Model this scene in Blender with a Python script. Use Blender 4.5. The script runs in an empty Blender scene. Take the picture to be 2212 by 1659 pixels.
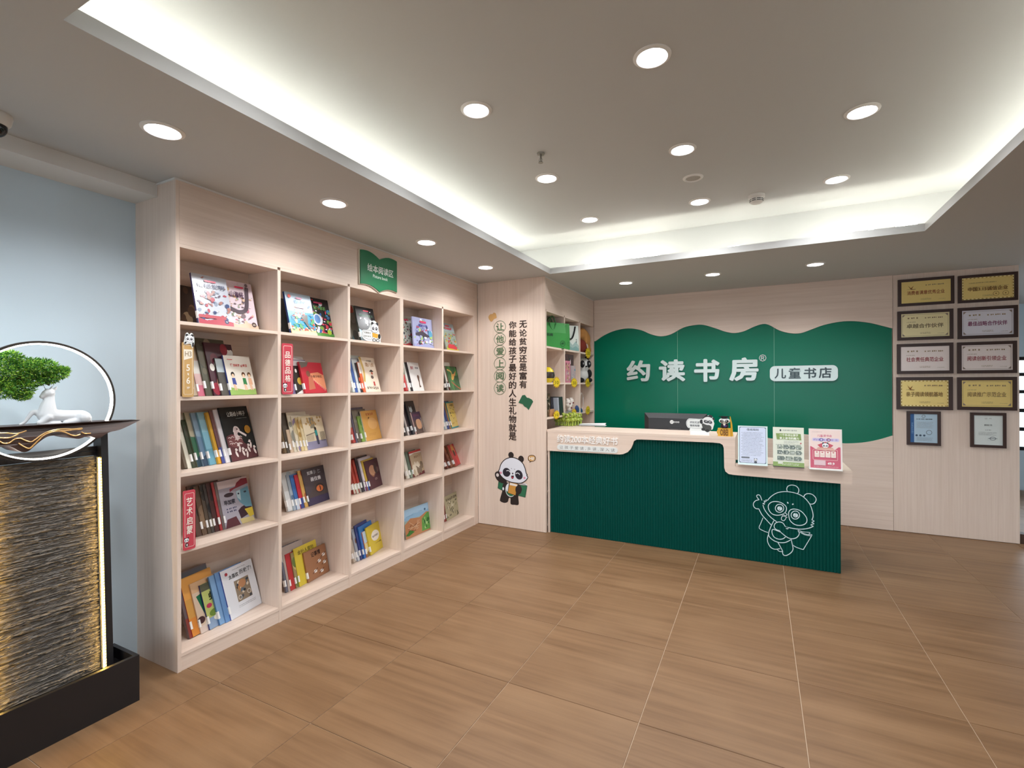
import bpy, bmesh, math, random
from mathutils import Vector, Matrix
from mathutils.geometry import tessellate_polygon

# ------------------------------------------------------------------ camera, world, exposure
SC = bpy.context.scene
COL = SC.collection
FPX, YAW, ROLL, EYE = 1050.0, math.radians(26.96), math.radians(-0.228), 1.5
_F = Vector((-math.sin(YAW), math.cos(YAW), 0))
_R0 = Vector((math.cos(YAW), math.sin(YAW), 0)); _U0 = Vector((0, 0, 1))
_R = _R0*math.cos(ROLL) + _U0*math.sin(ROLL); _U = -_R0*math.sin(ROLL) + _U0*math.cos(ROLL)
cam_d = bpy.data.cameras.new('camera'); cam = bpy.data.objects.new('camera', cam_d); COL.objects.link(cam)
cam_d.sensor_fit = 'HORIZONTAL'; cam_d.sensor_width = 36.0; cam_d.lens = FPX/2212*36.0
cam_d.clip_start = 0.05
cam.matrix_world = Matrix(((_R.x, _U.x, -_F.x, 0), (_R.y, _U.y, -_F.y, 0), (_R.z, _U.z, -_F.z, EYE), (0, 0, 0, 1)))
SC.camera = cam
SC.view_settings.view_transform = 'Standard'; SC.view_settings.look = 'None'
SC.view_settings.gamma = 1.0; SC.view_settings.use_curve_mapping = False
SC.view_settings.exposure = 0.15
SC.cycles.use_denoising = True
SC.cycles.use_adaptive_sampling = True; SC.cycles.adaptive_threshold = 0.04
SC.cycles.max_bounces = 6; SC.cycles.diffuse_bounces = 4; SC.cycles.glossy_bounces = 3
SC.cycles.transmission_bounces = 4; SC.cycles.transparent_max_bounces = 8
SC.cycles.sample_clamp_indirect = 6.0
world = bpy.data.worlds.new('sky'); SC.world = world; world.use_nodes = True
_bg = world.node_tree.nodes['Background']
_bg.inputs[0].default_value = (0.78, 0.9, 1.0, 1); _bg.inputs[1].default_value = 4.2
DOWN_W, DOWN_E, COVE_E = 28.0, 14.0, 46.0       # downlight watts, lens glow, cove strip glow

def ray(x, y): return _F + (x-1106)/FPX*_R - (y-829.5)/FPX*_U
_O = Vector((0, 0, EYE))
def onZ(x, y, z=0.0): r = ray(x, y); return _O + r*((z-EYE)/r.z)
def onX(x, y, X): r = ray(x, y); return _O + r*(X/r.x)
def onY(x, y, Y): r = ray(x, y); return _O + r*(Y/r.y)
def proj(P):
    d = Vector(P)-_O; z = d.dot(_F); return 1106+FPX*d.dot(_R)/z, 829.5-FPX*d.dot(_U)/z

# ------------------------------------------------------------------ materials
def lin1(c):
    c /= 255.0
    return c/12.92 if c <= 0.04045 else ((c+0.055)/1.055)**2.4
def rgb(c):
    if isinstance(c, str): c = tuple(int(c[i:i+2], 16) for i in (0, 2, 4))
    return (lin1(c[0]), lin1(c[1]), lin1(c[2]), 1.0)
MATS = {}
def mat(name, c=(200, 200, 200), rough=0.5, metal=0.0, emit=0.0, spec=0.5, alpha=None, coat=0.0):
    if name in MATS: return MATS[name]
    m = bpy.data.materials.new(name); m.use_nodes = True
    b = m.node_tree.nodes['Principled BSDF']
    b.inputs['Base Color'].default_value = rgb(c); b.inputs['Roughness'].default_value = rough
    b.inputs['Metallic'].default_value = metal; b.inputs['Specular IOR Level'].default_value = spec
    b.inputs['Coat Weight'].default_value = coat; b.inputs['Coat Roughness'].default_value = 0.08
    if emit: b.inputs['Emission Color'].default_value = rgb(c); b.inputs['Emission Strength'].default_value = emit
    MATS[name] = m; return m
def nodes_of(name, rough=0.5):
    m = bpy.data.materials.new(name); m.use_nodes = True; MATS[name] = m
    nt = m.node_tree; b = nt.nodes['Principled BSDF']; b.inputs['Roughness'].default_value = rough
    return m, nt, b
def grain(name, c0, c1, scale, rough=0.5, detail=5, extra=None, rand=0.0, bump=0.0, spec=0.5):
    """wood-like streaks: noise stretched by the per-axis scale"""
    m, nt, b = nodes_of(name, rough); b.inputs['Specular IOR Level'].default_value = spec
    tc = nt.nodes.new('ShaderNodeTexCoord'); mp = nt.nodes.new('ShaderNodeMapping')
    mp.inputs['Scale'].default_value = scale
    nz = nt.nodes.new('ShaderNodeTexNoise'); nz.inputs['Scale'].default_value = 1.0
    nz.inputs['Detail'].default_value = detail; nz.inputs['Roughness'].default_value = 0.62
    rp = nt.nodes.new('ShaderNodeValToRGB')
    rp.color_ramp.elements[0].position = 0.3; rp.color_ramp.elements[1].position = 0.72
    rp.color_ramp.elements[0].color = rgb(c0); rp.color_ramp.elements[1].color = rgb(c1)
    L = nt.links.new
    if rand:
        oi = nt.nodes.new('ShaderNodeObjectInfo'); vm = nt.nodes.new('ShaderNodeVectorMath'); vm.operation = 'MULTIPLY_ADD'
        cx = nt.nodes.new('ShaderNodeCombineXYZ')
        for k in range(3): L(oi.outputs['Random'], cx.inputs[k])
        vm.inputs[1].default_value = (rand*7, rand*11, rand*3)
        L(cx.outputs[0], vm.inputs[0]); L(tc.outputs['Object'], vm.inputs[2]); L(vm.outputs[0], mp.inputs[0])
    else: L(tc.outputs['Object'], mp.inputs[0])
    L(mp.outputs[0], nz.inputs['Vector']); L(nz.outputs['Fac'], rp.inputs[0])
    out = rp.outputs[0]
    if extra:
        n2 = nt.nodes.new('ShaderNodeTexNoise'); n2.inputs['Scale'].default_value = extra[0]; n2.inputs['Detail'].default_value = 2
        m2 = nt.nodes.new('ShaderNodeMapping'); m2.inputs['Scale'].default_value = extra[1]
        L(mp.inputs[0].links[0].from_socket, m2.inputs[0]); L(m2.outputs[0], n2.inputs['Vector'])
        mx = nt.nodes.new('ShaderNodeMix'); mx.data_type = 'RGBA'
        mr = nt.nodes.new('ShaderNodeMapRange'); mr.inputs['From Min'].default_value = 0.45; mr.inputs['From Max'].default_value = 0.75
        mr.inputs['To Max'].default_value = extra[3]
        L(n2.outputs['Fac'], mr.inputs[0]); L(mr.outputs[0], mx.inputs[0]); L(out, mx.inputs[6]); mx.inputs[7].default_value = rgb(extra[2]); out = mx.outputs[2]
    if bump:
        bp = nt.nodes.new('ShaderNodeBump'); bp.inputs['Strength'].default_value = bump; bp.inputs['Distance'].default_value = 0.002
        L(nz.outputs['Fac'], bp.inputs['Height']); L(bp.outputs[0], b.inputs['Normal'])
    L(out, b.inputs['Base Color']); return m
WC0, WC1 = (220, 198, 182), (232, 213, 198)
W_V = grain('oak_laminate_upright', WC0, WC1, (70, 70, 1.6), 0.42, extra=(1.0, (16, 16, 0.5), (204, 182, 162), 0.25))
W_Y = grain('oak_laminate_lengthwise', WC0, WC1, (70, 1.6, 70), 0.42, extra=(1.0, (16, 0.5, 16), (204, 182, 162), 0.25))
W_X = grain('oak_laminate_crosswise', WC0, WC1, (1.6, 70, 70), 0.42, extra=(1.0, (0.5, 16, 16), (204, 182, 162), 0.25))
FLOOR = grain('wood_look_tile', (114, 84, 57), (143, 110, 79), (0.9, 20, 20), 0.42, detail=7, rand=5.0, extra=(1.0, (2.2, 4.0, 1), (155, 123, 91), 0.4), spec=0.35)
def vmat(name, rough, coat=0.0):
    m, nt, b = nodes_of(name, rough); a = nt.nodes.new('ShaderNodeVertexColor'); a.layer_name = 'Col'
    nt.links.new(a.outputs[0], b.inputs['Base Color']); b.inputs['Coat Weight'].default_value = coat; return m
PRINT = vmat('printed_ink', 0.55); GLOSSY = vmat('printed_gloss', 0.25)
WHITE = mat('white_paint', (226, 224, 220), 0.7)
CEIL = mat('ceiling_white', (192, 193, 192), 0.85)
BLUEW = mat('pale_blue_wall', (204, 222, 234), 0.75)
GROUT = mat('pale_grout', (206, 184, 160), 0.8)
SIGNG = mat('green_acrylic', (0, 112, 84), 0.22, spec=0.22)
DESKG = mat('deep_green_lacquer', (0, 68, 60), 0.4, spec=0.1)
BLACK = mat('black_plastic', (22, 22, 24), 0.4)
DARKM = mat('black_metal', (26, 25, 27), 0.35, 0.2)
PAGES = mat('book_pages', (232, 226, 212), 0.8)
ACRYL = mat('white_acrylic', (226, 230, 228), 0.3)
TAGW = mat('white_sticker', (240, 240, 240), 0.6)
def glassmat():
    m = bpy.data.materials.new('clear_glass'); m.use_nodes = True; nt = m.node_tree; nt.nodes.clear()
    o = nt.nodes.new('ShaderNodeOutputMaterial'); mx = nt.nodes.new('ShaderNodeMixShader')
    t = nt.nodes.new('ShaderNodeBsdfTransparent'); g = nt.nodes.new('ShaderNodeBsdfGlossy'); g.inputs['Roughness'].default_value = 0.02
    fr = nt.nodes.new('ShaderNodeFresnel'); fr.inputs[0].default_value = 1.45
    nt.links.new(fr.outputs[0], mx.inputs[0]); nt.links.new(t.outputs[0], mx.inputs[1]); nt.links.new(g.outputs[0], mx.inputs[2]); nt.links.new(mx.outputs[0], o.inputs[0])
    MATS['clear_glass'] = m; return m
GLASS = glassmat()

# ------------------------------------------------------------------ geometry helpers
def wloc(p):
    v = Vector((0, 0, 0))
    while p is not None: v = v + p.location; p = p.parent
    return v
class MB:
    def __init__(s): s.v = []; s.f = []; s.c = []
    def add(s, vs, fs, col=None):
        n = len(s.v); s.v += [tuple(v) for v in vs]; s.f += [tuple(i+n for i in f) for f in fs]; s.c += [col]*len(fs); return s
    def box(s, x0, x1, y0, y1, z0, z1, col=None):
        vs = [(x, y, z) for x in (x0, x1) for y in (y0, y1) for z in (z0, z1)]
        return s.add(vs, [(0, 1, 3, 2), (4, 6, 7, 5), (0, 4, 5, 1), (2, 3, 7, 6), (0, 2, 6, 4), (1, 5, 7, 3)], col)
    def prism(s, poly, fn, w0, w1, col=None):
        """poly: 2D outline, fn(u,v,w) -> xyz"""
        n = len(poly); tris = tessellate_polygon([[Vector((p[0], p[1], 0)) for p in poly]])
        vs = [fn(p[0], p[1], w0) for p in poly] + [fn(p[0], p[1], w1) for p in poly]
        fs = [tuple(t) for t in tris] + [tuple(i+n for i in reversed(t)) for t in tris]
        fs += [(i, (i+1) % n, (i+1) % n+n, i+n) for i in range(n)]
        return s.add(vs, fs, col)
    def lathe(s, prof, n=24, c=(0, 0, 0), axis=2, col=None, flip=1):
        vs = []; fs = []; m = len(prof)
        for i in range(n):
            a = 2*math.pi*i/n; ca, sa = math.cos(a), math.sin(a)
            for r, h in prof:
                p = [0, 0, 0]; p[axis] = h*flip; p[(axis+1) % 3] = r*ca; p[(axis+2) % 3] = r*sa
                vs.append((p[0]+c[0], p[1]+c[1], p[2]+c[2]))
        for i in range(n):
            j = (i+1) % n
            for k in range(m-1): fs.append((i*m+k, j*m+k, j*m+k+1, i*m+k+1))
        if prof[0][0] > 1e-6: fs.append(tuple(i*m for i in range(n)))
        if prof[-1][0] > 1e-6: fs.append(tuple(i*m+m-1 for i in range(n)))
        return s.add(vs, fs, col)
    def tube(s, pts, r, n=8, closed=False, col=None, cap=True):
        pts = [Vector(p) for p in pts]; N = len(pts); vs = []; fs = []
        rr = r if isinstance(r, (list, tuple)) else [r]*N
        prev = None
        for i, p in enumerate(pts):
            a = pts[(i-1) % N] if (closed or i > 0) else p; b = pts[(i+1) % N] if (closed or i < N-1) else p
            t = (b-a); t = t.normalized() if t.length > 1e-9 else Vector((0, 0, 1))
            if prev is None:
                h = Vector((0, 0, 1)) if abs(t.z) < 0.9 else Vector((1, 0, 0)); x = t.cross(h).normalized()
            else: x = (prev - t*prev.dot(t)); x = x.normalized() if x.length > 1e-6 else t.orthogonal().normalized()
            prev = x; y = t.cross(x)
            for k in range(n):
                an = 2*math.pi*k/n; q = p + (x*math.cos(an)+y*math.sin(an))*rr[i]; vs.append(q[:])
        for i in range(N if closed else N-1):
            j = (i+1) % N
            for k in range(n): l = (k+1) % n; fs.append((i*n+k, i*n+l, j*n+l, j*n+k))
        if not closed and cap: fs.append(tuple(range(n))); fs.append(tuple((N-1)*n+k for k in range(n)))
        return s.add(vs, fs, col)
    def ball(s, c, r, n=12, m=8, col=None, rot=None):
        r = r if isinstance(r, (list, tuple)) else (r, r, r); vs = []; fs = []
        for i in range(m+1):
            t = math.pi*i/m
            for k in range(n):
                a = 2*math.pi*k/n; q = Vector((math.sin(t)*math.cos(a)*r[0], math.sin(t)*math.sin(a)*r[1], math.cos(t)*r[2]))
                if rot: q = rot @ q
                vs.append((c[0]+q.x, c[1]+q.y, c[2]+q.z))
        for i in range(m):
            for k in range(n): l = (k+1) % n; fs.append((i*n+k, i*n+l, (i+1)*n+l, (i+1)*n+k))
        return s.add(vs, fs, col)
    def mesh(s, name, off=(0, 0, 0), smooth=False, recalc=True, weld=False):
        me = bpy.data.meshes.new(name)
        me.from_pydata([(v[0]-off[0], v[1]-off[1], v[2]-off[2]) for v in s.v], [], s.f)
        if any(c is not None for c in s.c):
            ca = me.color_attributes.new('Col', 'FLOAT_COLOR', 'CORNER'); k = 0
            buf = []
            for p, c in zip(me.polygons, s.c): buf += list(rgb(c if c is not None else (200, 200, 200)))*p.loop_total
            ca.data.foreach_set('color', buf)
        if recalc:
            bm = bmesh.new(); bm.from_mesh(me)
            if weld: bmesh.ops.remove_doubles(bm, verts=bm.verts, dist=1e-5)
            bmesh.ops.recalc_face_normals(bm, faces=bm.faces); bm.to_mesh(me); bm.free()
        if smooth:
            for p in me.polygons: p.use_smooth = True
            me.set_sharp_from_angle(angle=math.radians(40))
        return me
    def build(s, name, m, parent=None, local=False, smooth=False, recalc=True, weld=False):
        off = (0, 0, 0) if (local or parent is None) else wloc(parent)
        o = bpy.data.objects.new(name, s.mesh(name, off, smooth, recalc, weld)); COL.objects.link(o)
        if m: o.data.materials.append(m)
        if parent is not None: o.parent = parent
        return o
def tag(o, label, cat, group=None):
    o['label'] = label; o['category'] = cat
    if group: o['group'] = group
    return o
def thing(name, label, cat, loc=(0, 0, 0), group=None, rot=None):
    o = bpy.data.objects.new(name, None); COL.objects.link(o); o.location = loc; o.empty_display_size = 0.05
    if rot: o.rotation_euler = rot
    return tag(o, label, cat, group)
def struct(o): o['kind'] = 'structure'; return o
def XY(u, v, w): return (u, v, w)
# frames: (origin-free) u right, v up, n towards the viewer
def FX(X): return lambda u, v, w: (X+w, u, v)          # a face looking to +X, u = Y, v = Z
def FY(Y): return lambda u, v, w: (u, Y-w, v)          # a face looking to -Y, u = X, v = Z
def FO(o, deg):                                        # a turned face: u along deg, looking to the right-hand side of u
    a = math.radians(deg); c, s = math.cos(a), math.sin(a)
    return lambda u, v, w: (o[0]+u*c+w*s, o[1]+u*s-w*c, o[2]+v)
def smooth_pts(pts, closed=False, k=5):
    out = []; n = len(pts)
    for i in range(n if closed else n-1):
        p0 = pts[(i-1) % n] if closed or i > 0 else pts[i]; p1 = pts[i]; p2 = pts[(i+1) % n]
        p3 = pts[(i+2) % n] if closed or i < n-2 else p2
        for j in range(k):
            t = j/k
            out.append(tuple(0.5*(2*b+(c-a)*t+(2*a-5*b+4*c-d)*t*t+(3*b-a-3*c+d)*t**3) for a, b, c, d in zip(p0, p1, p2, p3)))
    if not closed: out.append(tuple(pts[-1]))
    return out
def rrect_pts(x0, y0, x1, y1, r, n=5):
    out = []
    for cx, cy, a0 in ((x1-r, y1-r, 0), (x0+r, y1-r, 90), (x0+r, y0+r, 180), (x1-r, y0+r, 270)):
        for i in range(n+1): a = math.radians(a0+90*i/n); out.append((cx+r*math.cos(a), cy+r*math.sin(a)))
    return out
_TX = {}
BOLD5 = ((0, 0), (1, 0), (-1, 0), (0, 1), (0, -1)); BOLD9 = ((0, 0),)+tuple((math.cos(k*math.pi/8), math.sin(k*math.pi/8)) for k in range(16))
def tmesh(body, ext=0.0):
    off = 0.0; k = (body, ext)
    if k not in _TX:
        c = bpy.data.curves.new('text', 'FONT'); c.body = body; c.size = 1; c.resolution_u = 2; c.offset = off; c.extrude = ext
        o = bpy.data.objects.new('text', c); COL.objects.link(o); bpy.context.view_layer.update()
        me = bpy.data.meshes.new_from_object(o.evaluated_get(bpy.context.evaluated_depsgraph_get()))
        vs = [tuple(v.co) for v in me.vertices]; fs = [tuple(p.vertices) for p in me.polygons]
        bpy.data.objects.remove(o); bpy.data.curves.remove(c); bpy.data.meshes.remove(me)
        xs = [v[0] for v in vs] or [0, 1]; ys = [v[1] for v in vs] or [0, 1]
        _TX[k] = (vs, fs, min(xs), max(xs), min(ys), max(ys))
    return _TX[k]
class PR:
    """flat print: coloured shapes stacked in thin layers"""
    def __init__(s): s.items = []
    def raw(s, vs, fs, c): s.items.append((vs, fs, c)); return s
    def poly(s, pts, c, smooth=False):
        if smooth: pts = smooth_pts(pts, True)
        t = tessellate_polygon([[Vector((p[0], p[1], 0)) for p in pts]]); return s.raw(pts, [tuple(i) for i in t], c)
    def rect(s, x0, y0, x1, y1, c): return s.raw([(x0, y0), (x1, y0), (x1, y1), (x0, y1)], [(0, 1, 2, 3)], c)
    def rrect(s, x0, y0, x1, y1, r, c): p = rrect_pts(x0, y0, x1, y1, r); return s.raw(p, [tuple(range(len(p)))], c)
    def ell(s, cx, cy, rx, ry, c, rot=0, n=20):
        a = math.radians(rot); ca, sa = math.cos(a), math.sin(a); p = []
        for i in range(n):
            t = 2*math.pi*i/n; x, y = rx*math.cos(t), ry*math.sin(t); p.append((cx+x*ca-y*sa, cy+x*sa+y*ca))
        return s.raw(p, [tuple(range(n))], c)
    def stroke(s, pts, w, c, closed=False, smooth=True):
        if smooth: pts = smooth_pts(pts, closed)
        n = len(pts); vs = []; fs = []
        for i, p in enumerate(pts):
            a = pts[(i-1) % n] if closed or i > 0 else p; b = pts[(i+1) % n] if closed or i < n-1 else p
            dx, dy = b[0]-a[0], b[1]-a[1]; l = math.hypot(dx, dy) or 1; nx, ny = -dy/l*w/2, dx/l*w/2
            vs += [(p[0]+nx, p[1]+ny), (p[0]-nx, p[1]-ny)]
        for i in range(n if closed else n-1): j = (i+1) % n; fs.append((2*i, 2*i+1, 2*j+1, 2*j))
        return s.raw(vs, fs, c)
    def ring(s, cx, cy, rx, ry, w, c, n=24):
        return s.stroke([(cx+rx*math.cos(2*math.pi*i/n), cy+ry*math.sin(2*math.pi*i/n)) for i in range(n)], w, c, True, False)
    def fit(s, body, x0, y0, x1, y1, c, bold=0.0, keep=False):
        """text whose ink box fills the rectangle"""
        vs, fs, a, b, e, f = tmesh(body); sx = (x1-x0)/(b-a); sy = (y1-y0)/(f-e)
        if keep: sx = sy = min(sx, sy)
        ox = (x0+x1)/2-(a+b)/2*sx; oy = (y0+y1)/2-(e+f)/2*sy
        for dx, dy in (BOLD5 if bold else BOLD5[:1]): s.raw([((v[0]+dx*bold)*sx+ox, (v[1]+dy*bold)*sy+oy) for v in vs], fs, c)
        return s
    def text(s, body, cx, cy, size, c, bold=0.0):
        vs, fs, a, b, e, f = tmesh(body); ox = cx-(a+b)/2*size; oy = cy-(e+f)/2*size
        return s.raw([(v[0]*size+ox, v[1]*size+oy) for v in vs], fs, c)
    def lines(s, x0, y0, x1, y1, n, c, fill=0.5, rag=0.3, seed=1):
        R = random.Random(seed); h = (y1-y0)/n
        for i in range(n):                   # broken marks that read as tiny unreadable type
            y = y1-(i+0.5)*h; e = x1-(x1-x0)*rag*R.random()*(1 if i % 3 == 2 else 0.25); x = x0; t = h*fill; vs = []; fs = []
            t = max(t, (x1-x0)/90)
            while x < e:
                w = t*R.uniform(0.55, 0.85); a, b = y-t*R.uniform(.3, .5), y+t*R.uniform(.3, .5); k = len(vs)
                vs += [(x, a), (x+w, a), (x+w, b), (x, b)]; fs.append((k, k+1, k+2, k+3)); x += w+t*R.choice((.2, .25, .3, .9))
            if vs: s.raw(vs, fs, c)
        return s
    def build(s, name, fn, parent=None, m=None, d0=0.0003, step=0.00006, local=False):
        b = MB()
        for i, (vs, fs, c) in enumerate(s.items): b.add([fn(v[0], v[1], d0+step*i) for v in vs], fs, c)
        return b.build(name, m or PRINT, parent, local=local, recalc=False)
def solid_text(body, x0, y0, x1, y1, fn, w0, w1, bold=0.0, mb=None, keep=False):
    """raised lettering; weight comes from copies of the glyph nudged sideways"""
    vs, fs, a, b, e, f = tmesh(body, 0.5); a -= bold; b += bold; e -= bold; f += bold; sx = (x1-x0)/(b-a); sy = (y1-y0)/(f-e)
    if keep: sx = sy = min(sx, sy)
    ox = (x0+x1)/2-(a+b)/2*sx; oy = (y0+y1)/2-(e+f)/2*sy; mb = mb or MB()
    for i, (dx, dy) in enumerate((BOLD9 if bold > .03 else BOLD5) if bold else BOLD5[:1]):
        mb.add([fn((v[0]+dx*bold)*sx+ox, (v[1]+dy*bold)*sy+oy, w0+(v[2]+0.5)*(w1-w0+i*2e-5)) for v in vs], fs)
    return mb

# ------------------------------------------------------------------ the room
H, ZU = 2.582, 2.92                                   # lower ceiling, raised panel
XW, XB, YB, YP, XS, YD = -3.094, -2.705, 6.131, 4.508, -1.917, 4.569
XR, YF, YN = 3.7, 9.2, -2.8                           # room beyond the frame
CX0, CX1, CY0, CY1 = -1.831, 1.059, 0.681, 4.437      # ceiling opening
# floor: grout bed and one object for every tile
flo = struct(MB().box(XW, XR, YN, YF, -0.06, -0.003).build('floor', GROUT))
TX, TY, TX0, TY0, GAP = 0.6495, 0.6540, -0.4800, 1.5130, 0.0032
tb = MB(); hx, hy = (TX-GAP)/2, (TY-GAP)/2
tb.add([(sx*(hx-b), sy*(hy-b), z) for z, b in ((-0.0035, 0), (-0.0006, 0), (0.0, 0.0008)) for sx, sy in ((-1, -1), (1, -1), (1, 1), (-1, 1))],
       [(3, 2, 1, 0)]+[(k*4+i, k*4+(i+1) % 4, k*4+4+(i+1) % 4, k*4+4+i) for k in (0, 1) for i in range(4)]+[(8, 9, 10, 11)])
tme = tb.mesh('tile'); tme.materials.append(FLOOR)
_clip = {}
def tile_mesh(x0, x1, y0, y1):
    k = (round(x1-x0, 4), round(y1-y0, 4))
    if k not in _clip:
        w, d = (x1-x0)/2, (y1-y0)/2; b = MB(); b.box(-w, w, -d, d, -0.0035, 0.0); _clip[k] = b.mesh('tile'); _clip[k].materials.append(FLOOR)
    return _clip[k]
for i in range(-5, 8):
    for j in range(-7, 13):
        x0, y0 = TX0+i*TX+GAP/2, TY0+j*TY+GAP/2; x1, y1 = x0+TX-GAP, y0+TY-GAP
        a0, a1, b0, b1 = max(x0, XW), min(x1, XR), max(y0, YN), min(y1, YF)
        if a1-a0 < 0.01 or b1-b0 < 0.01: continue
        full = abs(a1-a0-x1+x0)+abs(b1-b0-y1+y0) < 1e-6
        o = bpy.data.objects.new('tile', tme if full else tile_mesh(a0, a1, b0, b1)); COL.objects.link(o); o.parent = flo
        o.location = ((a0+a1)/2, (b0+b1)/2, 0)
# ceiling
c = MB()
LT = 0.012
for x0, x1, y0, y1 in ((XW, CX0-LT, YN, YF), (CX1+LT, XR, YN, YF), (CX0-LT, CX1+LT, YN, CY0-LT), (CX0-LT, CX1+LT, CY1+LT, YF)): c.box(x0, x1, y0, y1, H, H+0.018)
ceil = struct(c.build('ceiling', CEIL))
LIP, CV, CS = 0.056, 0.26, 0.46             # lip height, cove depth at the ends and at the sides
c = MB()
c.box(CX0-LT, CX0, CY0-LT, CY1+LT, H, H+LIP); c.box(CX1, CX1+LT, CY0-LT, CY1+LT, H, H+LIP)
c.box(CX0, CX1, CY0-LT, CY0, H, H+LIP); c.box(CX0, CX1, CY1, CY1+LT, H, H+LIP)
c.build('cove_lip', CEIL, ceil)
c = MB(); z0 = H+0.018
c.box(CX0-CS-0.02, CX0-CS, CY0-CV, CY1+CV, z0, ZU); c.box(CX1+CS, CX1+CS+0.02, CY0-CV, CY1+CV, z0, ZU)
c.box(CX0-CS-0.02, CX1+CS+0.02, CY0-CV-0.02, CY0-CV, z0, ZU); c.box(CX0-CS-0.02, CX1+CS+0.02, CY1+CV, CY1+CV+0.02, z0, ZU)
c.build('cove_wall', CEIL, ceil)
MB().box(CX0-CS-0.02, CX1+CS+0.02, CY0-CV-0.02, CY1+CV+0.02, ZU, ZU+0.02).build('raised_panel', CEIL, ceil)
# walls
struct(MB().box(XW-0.1, XW, YN, YB+0.2, 0, H).build('wall_left', BLUEW))
MB().box(XW, -2.875, YN, 1.464, 2.512, H).build('trim_1', WHITE)
struct(bpy.data.objects['trim_1'])
struct(MB().box(XW, 1.203, YB+0.012, YB+0.12, 0, H).build('wall_back', W_X))
struct(MB().box(1.2065, 2.142, YB-0.003, YB+0.12, 0.004, H).build('wall_plaques', W_V))
c = MB()                                                # the end panel with the lettering, and the wall behind the bookcase end
c.box(XB+0.0, XS, YP, YP+0.018, 0.004, H); endp = struct(c.build('wall_lettered', W_V))
# pale sealant lines under the ceiling
c = MB(); c.box(XB-0.002, XB+0.004, 1.462, YP, H-0.009, H+0.0005); c.box(XB-0.17, XB, 1.458, 1.466, H-0.009, H+0.0005); struct(c.build('trim_2', WHITE))
c = MB(); c.box(XS-0.002, XS+0.004, YP, YB, H-0.008, H+0.0005); c.box(XS, 1.2, YB-0.004, YB+0.012, H-0.008, H+0.0005); struct(c.build('trim_3', WHITE))
# green sign boards (three sheets) between the wavy wood facings
def sg(px): return [(onY(x, y, YB).x, onY(x, y, YB).z) for x, y in px]
top = sg([(1287, 737), (1306, 724), (1330, 714), (1357, 709.5), (1384, 713), (1406, 722), (1428, 726.5), (1450, 722), (1476, 708), (1500, 702.5), (1520, 702), (1545, 709), (1565, 716), (1585, 719.5), (1606, 716), (1626, 707), (1645, 700.5), (1660, 701.5), (1684, 714), (1708, 720), (1730, 719.5), (1752, 712), (1780, 702), (1815, 695), (1846, 694), (1880, 698), (1905, 704), (1927, 709.5)])
top = smooth_pts(top, False, 4)
bot = sg([(1927, 941), (1900, 949), (1870, 955), (1840, 957.5), (1815, 957), (1790, 952), (1770, 946), (1750, 939.5), (1728, 938), (1710, 943), (1690, 948), (1665, 947), (1640, 942), (1615, 937), (1590, 940), (1560, 946), (1500, 944), (1440, 938), (1380, 944), (1320, 940), (1287, 938)])
bot = smooth_pts(bot, False, 4)
XL, XRg = -1.893, 1.199
wb = struct(bpy.data.objects['wall_back'])
for a, b in ((XL-0.02, -0.8795), (-0.8765, 0.1470), (0.1500, XRg)):
    MB().box(a, b, YB+0.002, YB+0.011, 0.72, 2.30).build('sign_board', SIGNG, wb)
for sx_ in (-0.878, 0.1485): MB().box(sx_-0.0016, sx_+0.0016, YB+0.0012, YB+0.011, 0.9, 2.2).build('seam_strip', mat('pale_green_seam', (120, 176, 150), 0.4), wb)
up = [(XL-0.02, H)]+[(XL-0.02, top[0][1])]+top+[(XRg+0.004, top[-1][1]), (XRg+0.004, H)]
MB().prism(up, FY(YB), -0.002, 0.010).build('wood_facing', W_X, wb)
dn = [(XRg+0.004, 0.004)]+[(XRg+0.004, bot[0][1])]+bot+[(XL-0.02, bot[-1][1]), (XL-0.02, 0.004)]
MB().prism(dn, FY(YB), -0.002, 0.010).build('wood_facing', W_X, wb)
# rest of the shell: glazed front behind the camera, right wall, far room beyond the plaque wall
def window(n, frame, pane, m=None):
    w = struct(frame.build('window_%d' % n, m or DARKM)); pane.build('pane', GLASS, w); return w
c = MB(); c.box(XW-0.1, XR+0.1, YN-0.12, YN, 0, 0.12); c.box(XW-0.1, XR+0.1, YN-0.12, YN, 2.42, H); c.box(XW-0.1, -2.6, YN-0.12, YN, 0.12, 2.42); c.box(3.1, XR+0.1, YN-0.12, YN, 0.12, 2.42)
struct(c.build('wall_front', WHITE))
c = MB(); p = MB()
for x in (-2.6, -1.2, 0.2, 1.65, 3.04): c.box(x, x+0.06, YN-0.09, YN-0.03, 0.12, 2.42)
c.box(-2.54, 3.04, YN-0.09, YN-0.03, 0.12, 0.17); c.box(-2.54, 3.04, YN-0.09, YN-0.03, 2.37, 2.42); p.box(-2.55, 3.05, YN-0.064, YN-0.058, 0.16, 2.38)
window(1, c, p)
c = MB(); c.box(XR, XR+0.12, YN, 5.2, 0, H); c.box(XR, XR+0.12, 5.2, 8.6, 2.35, H); c.box(XR, XR+0.12, 8.6, YF, 0, H); struct(c.build('wall_right', WHITE))
c = MB(); p = MB()
for y in (5.2, 6.3, 7.45, 8.54): c.box(XR+0.03, XR+0.09, y, y+0.06, 0, 2.35)
c.box(XR+0.03, XR+0.09, 5.26, 8.54, 0, 0.06); c.box(XR+0.03, XR+0.09, 5.26, 8.54, 2.29, 2.35); p.box(XR+0.057, XR+0.063, 5.25, 8.55, 0.05, 2.3); window(2, c, p)
c = MB(); c.box(XW, 2.35, YF, YF+0.12, 0, H); c.box(2.35, XR, YF, YF+0.12, 0, 0.55); c.box(2.35, XR, YF, YF+0.12, 1.85, H); struct(c.build('wall_far', BLUEW))
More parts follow.
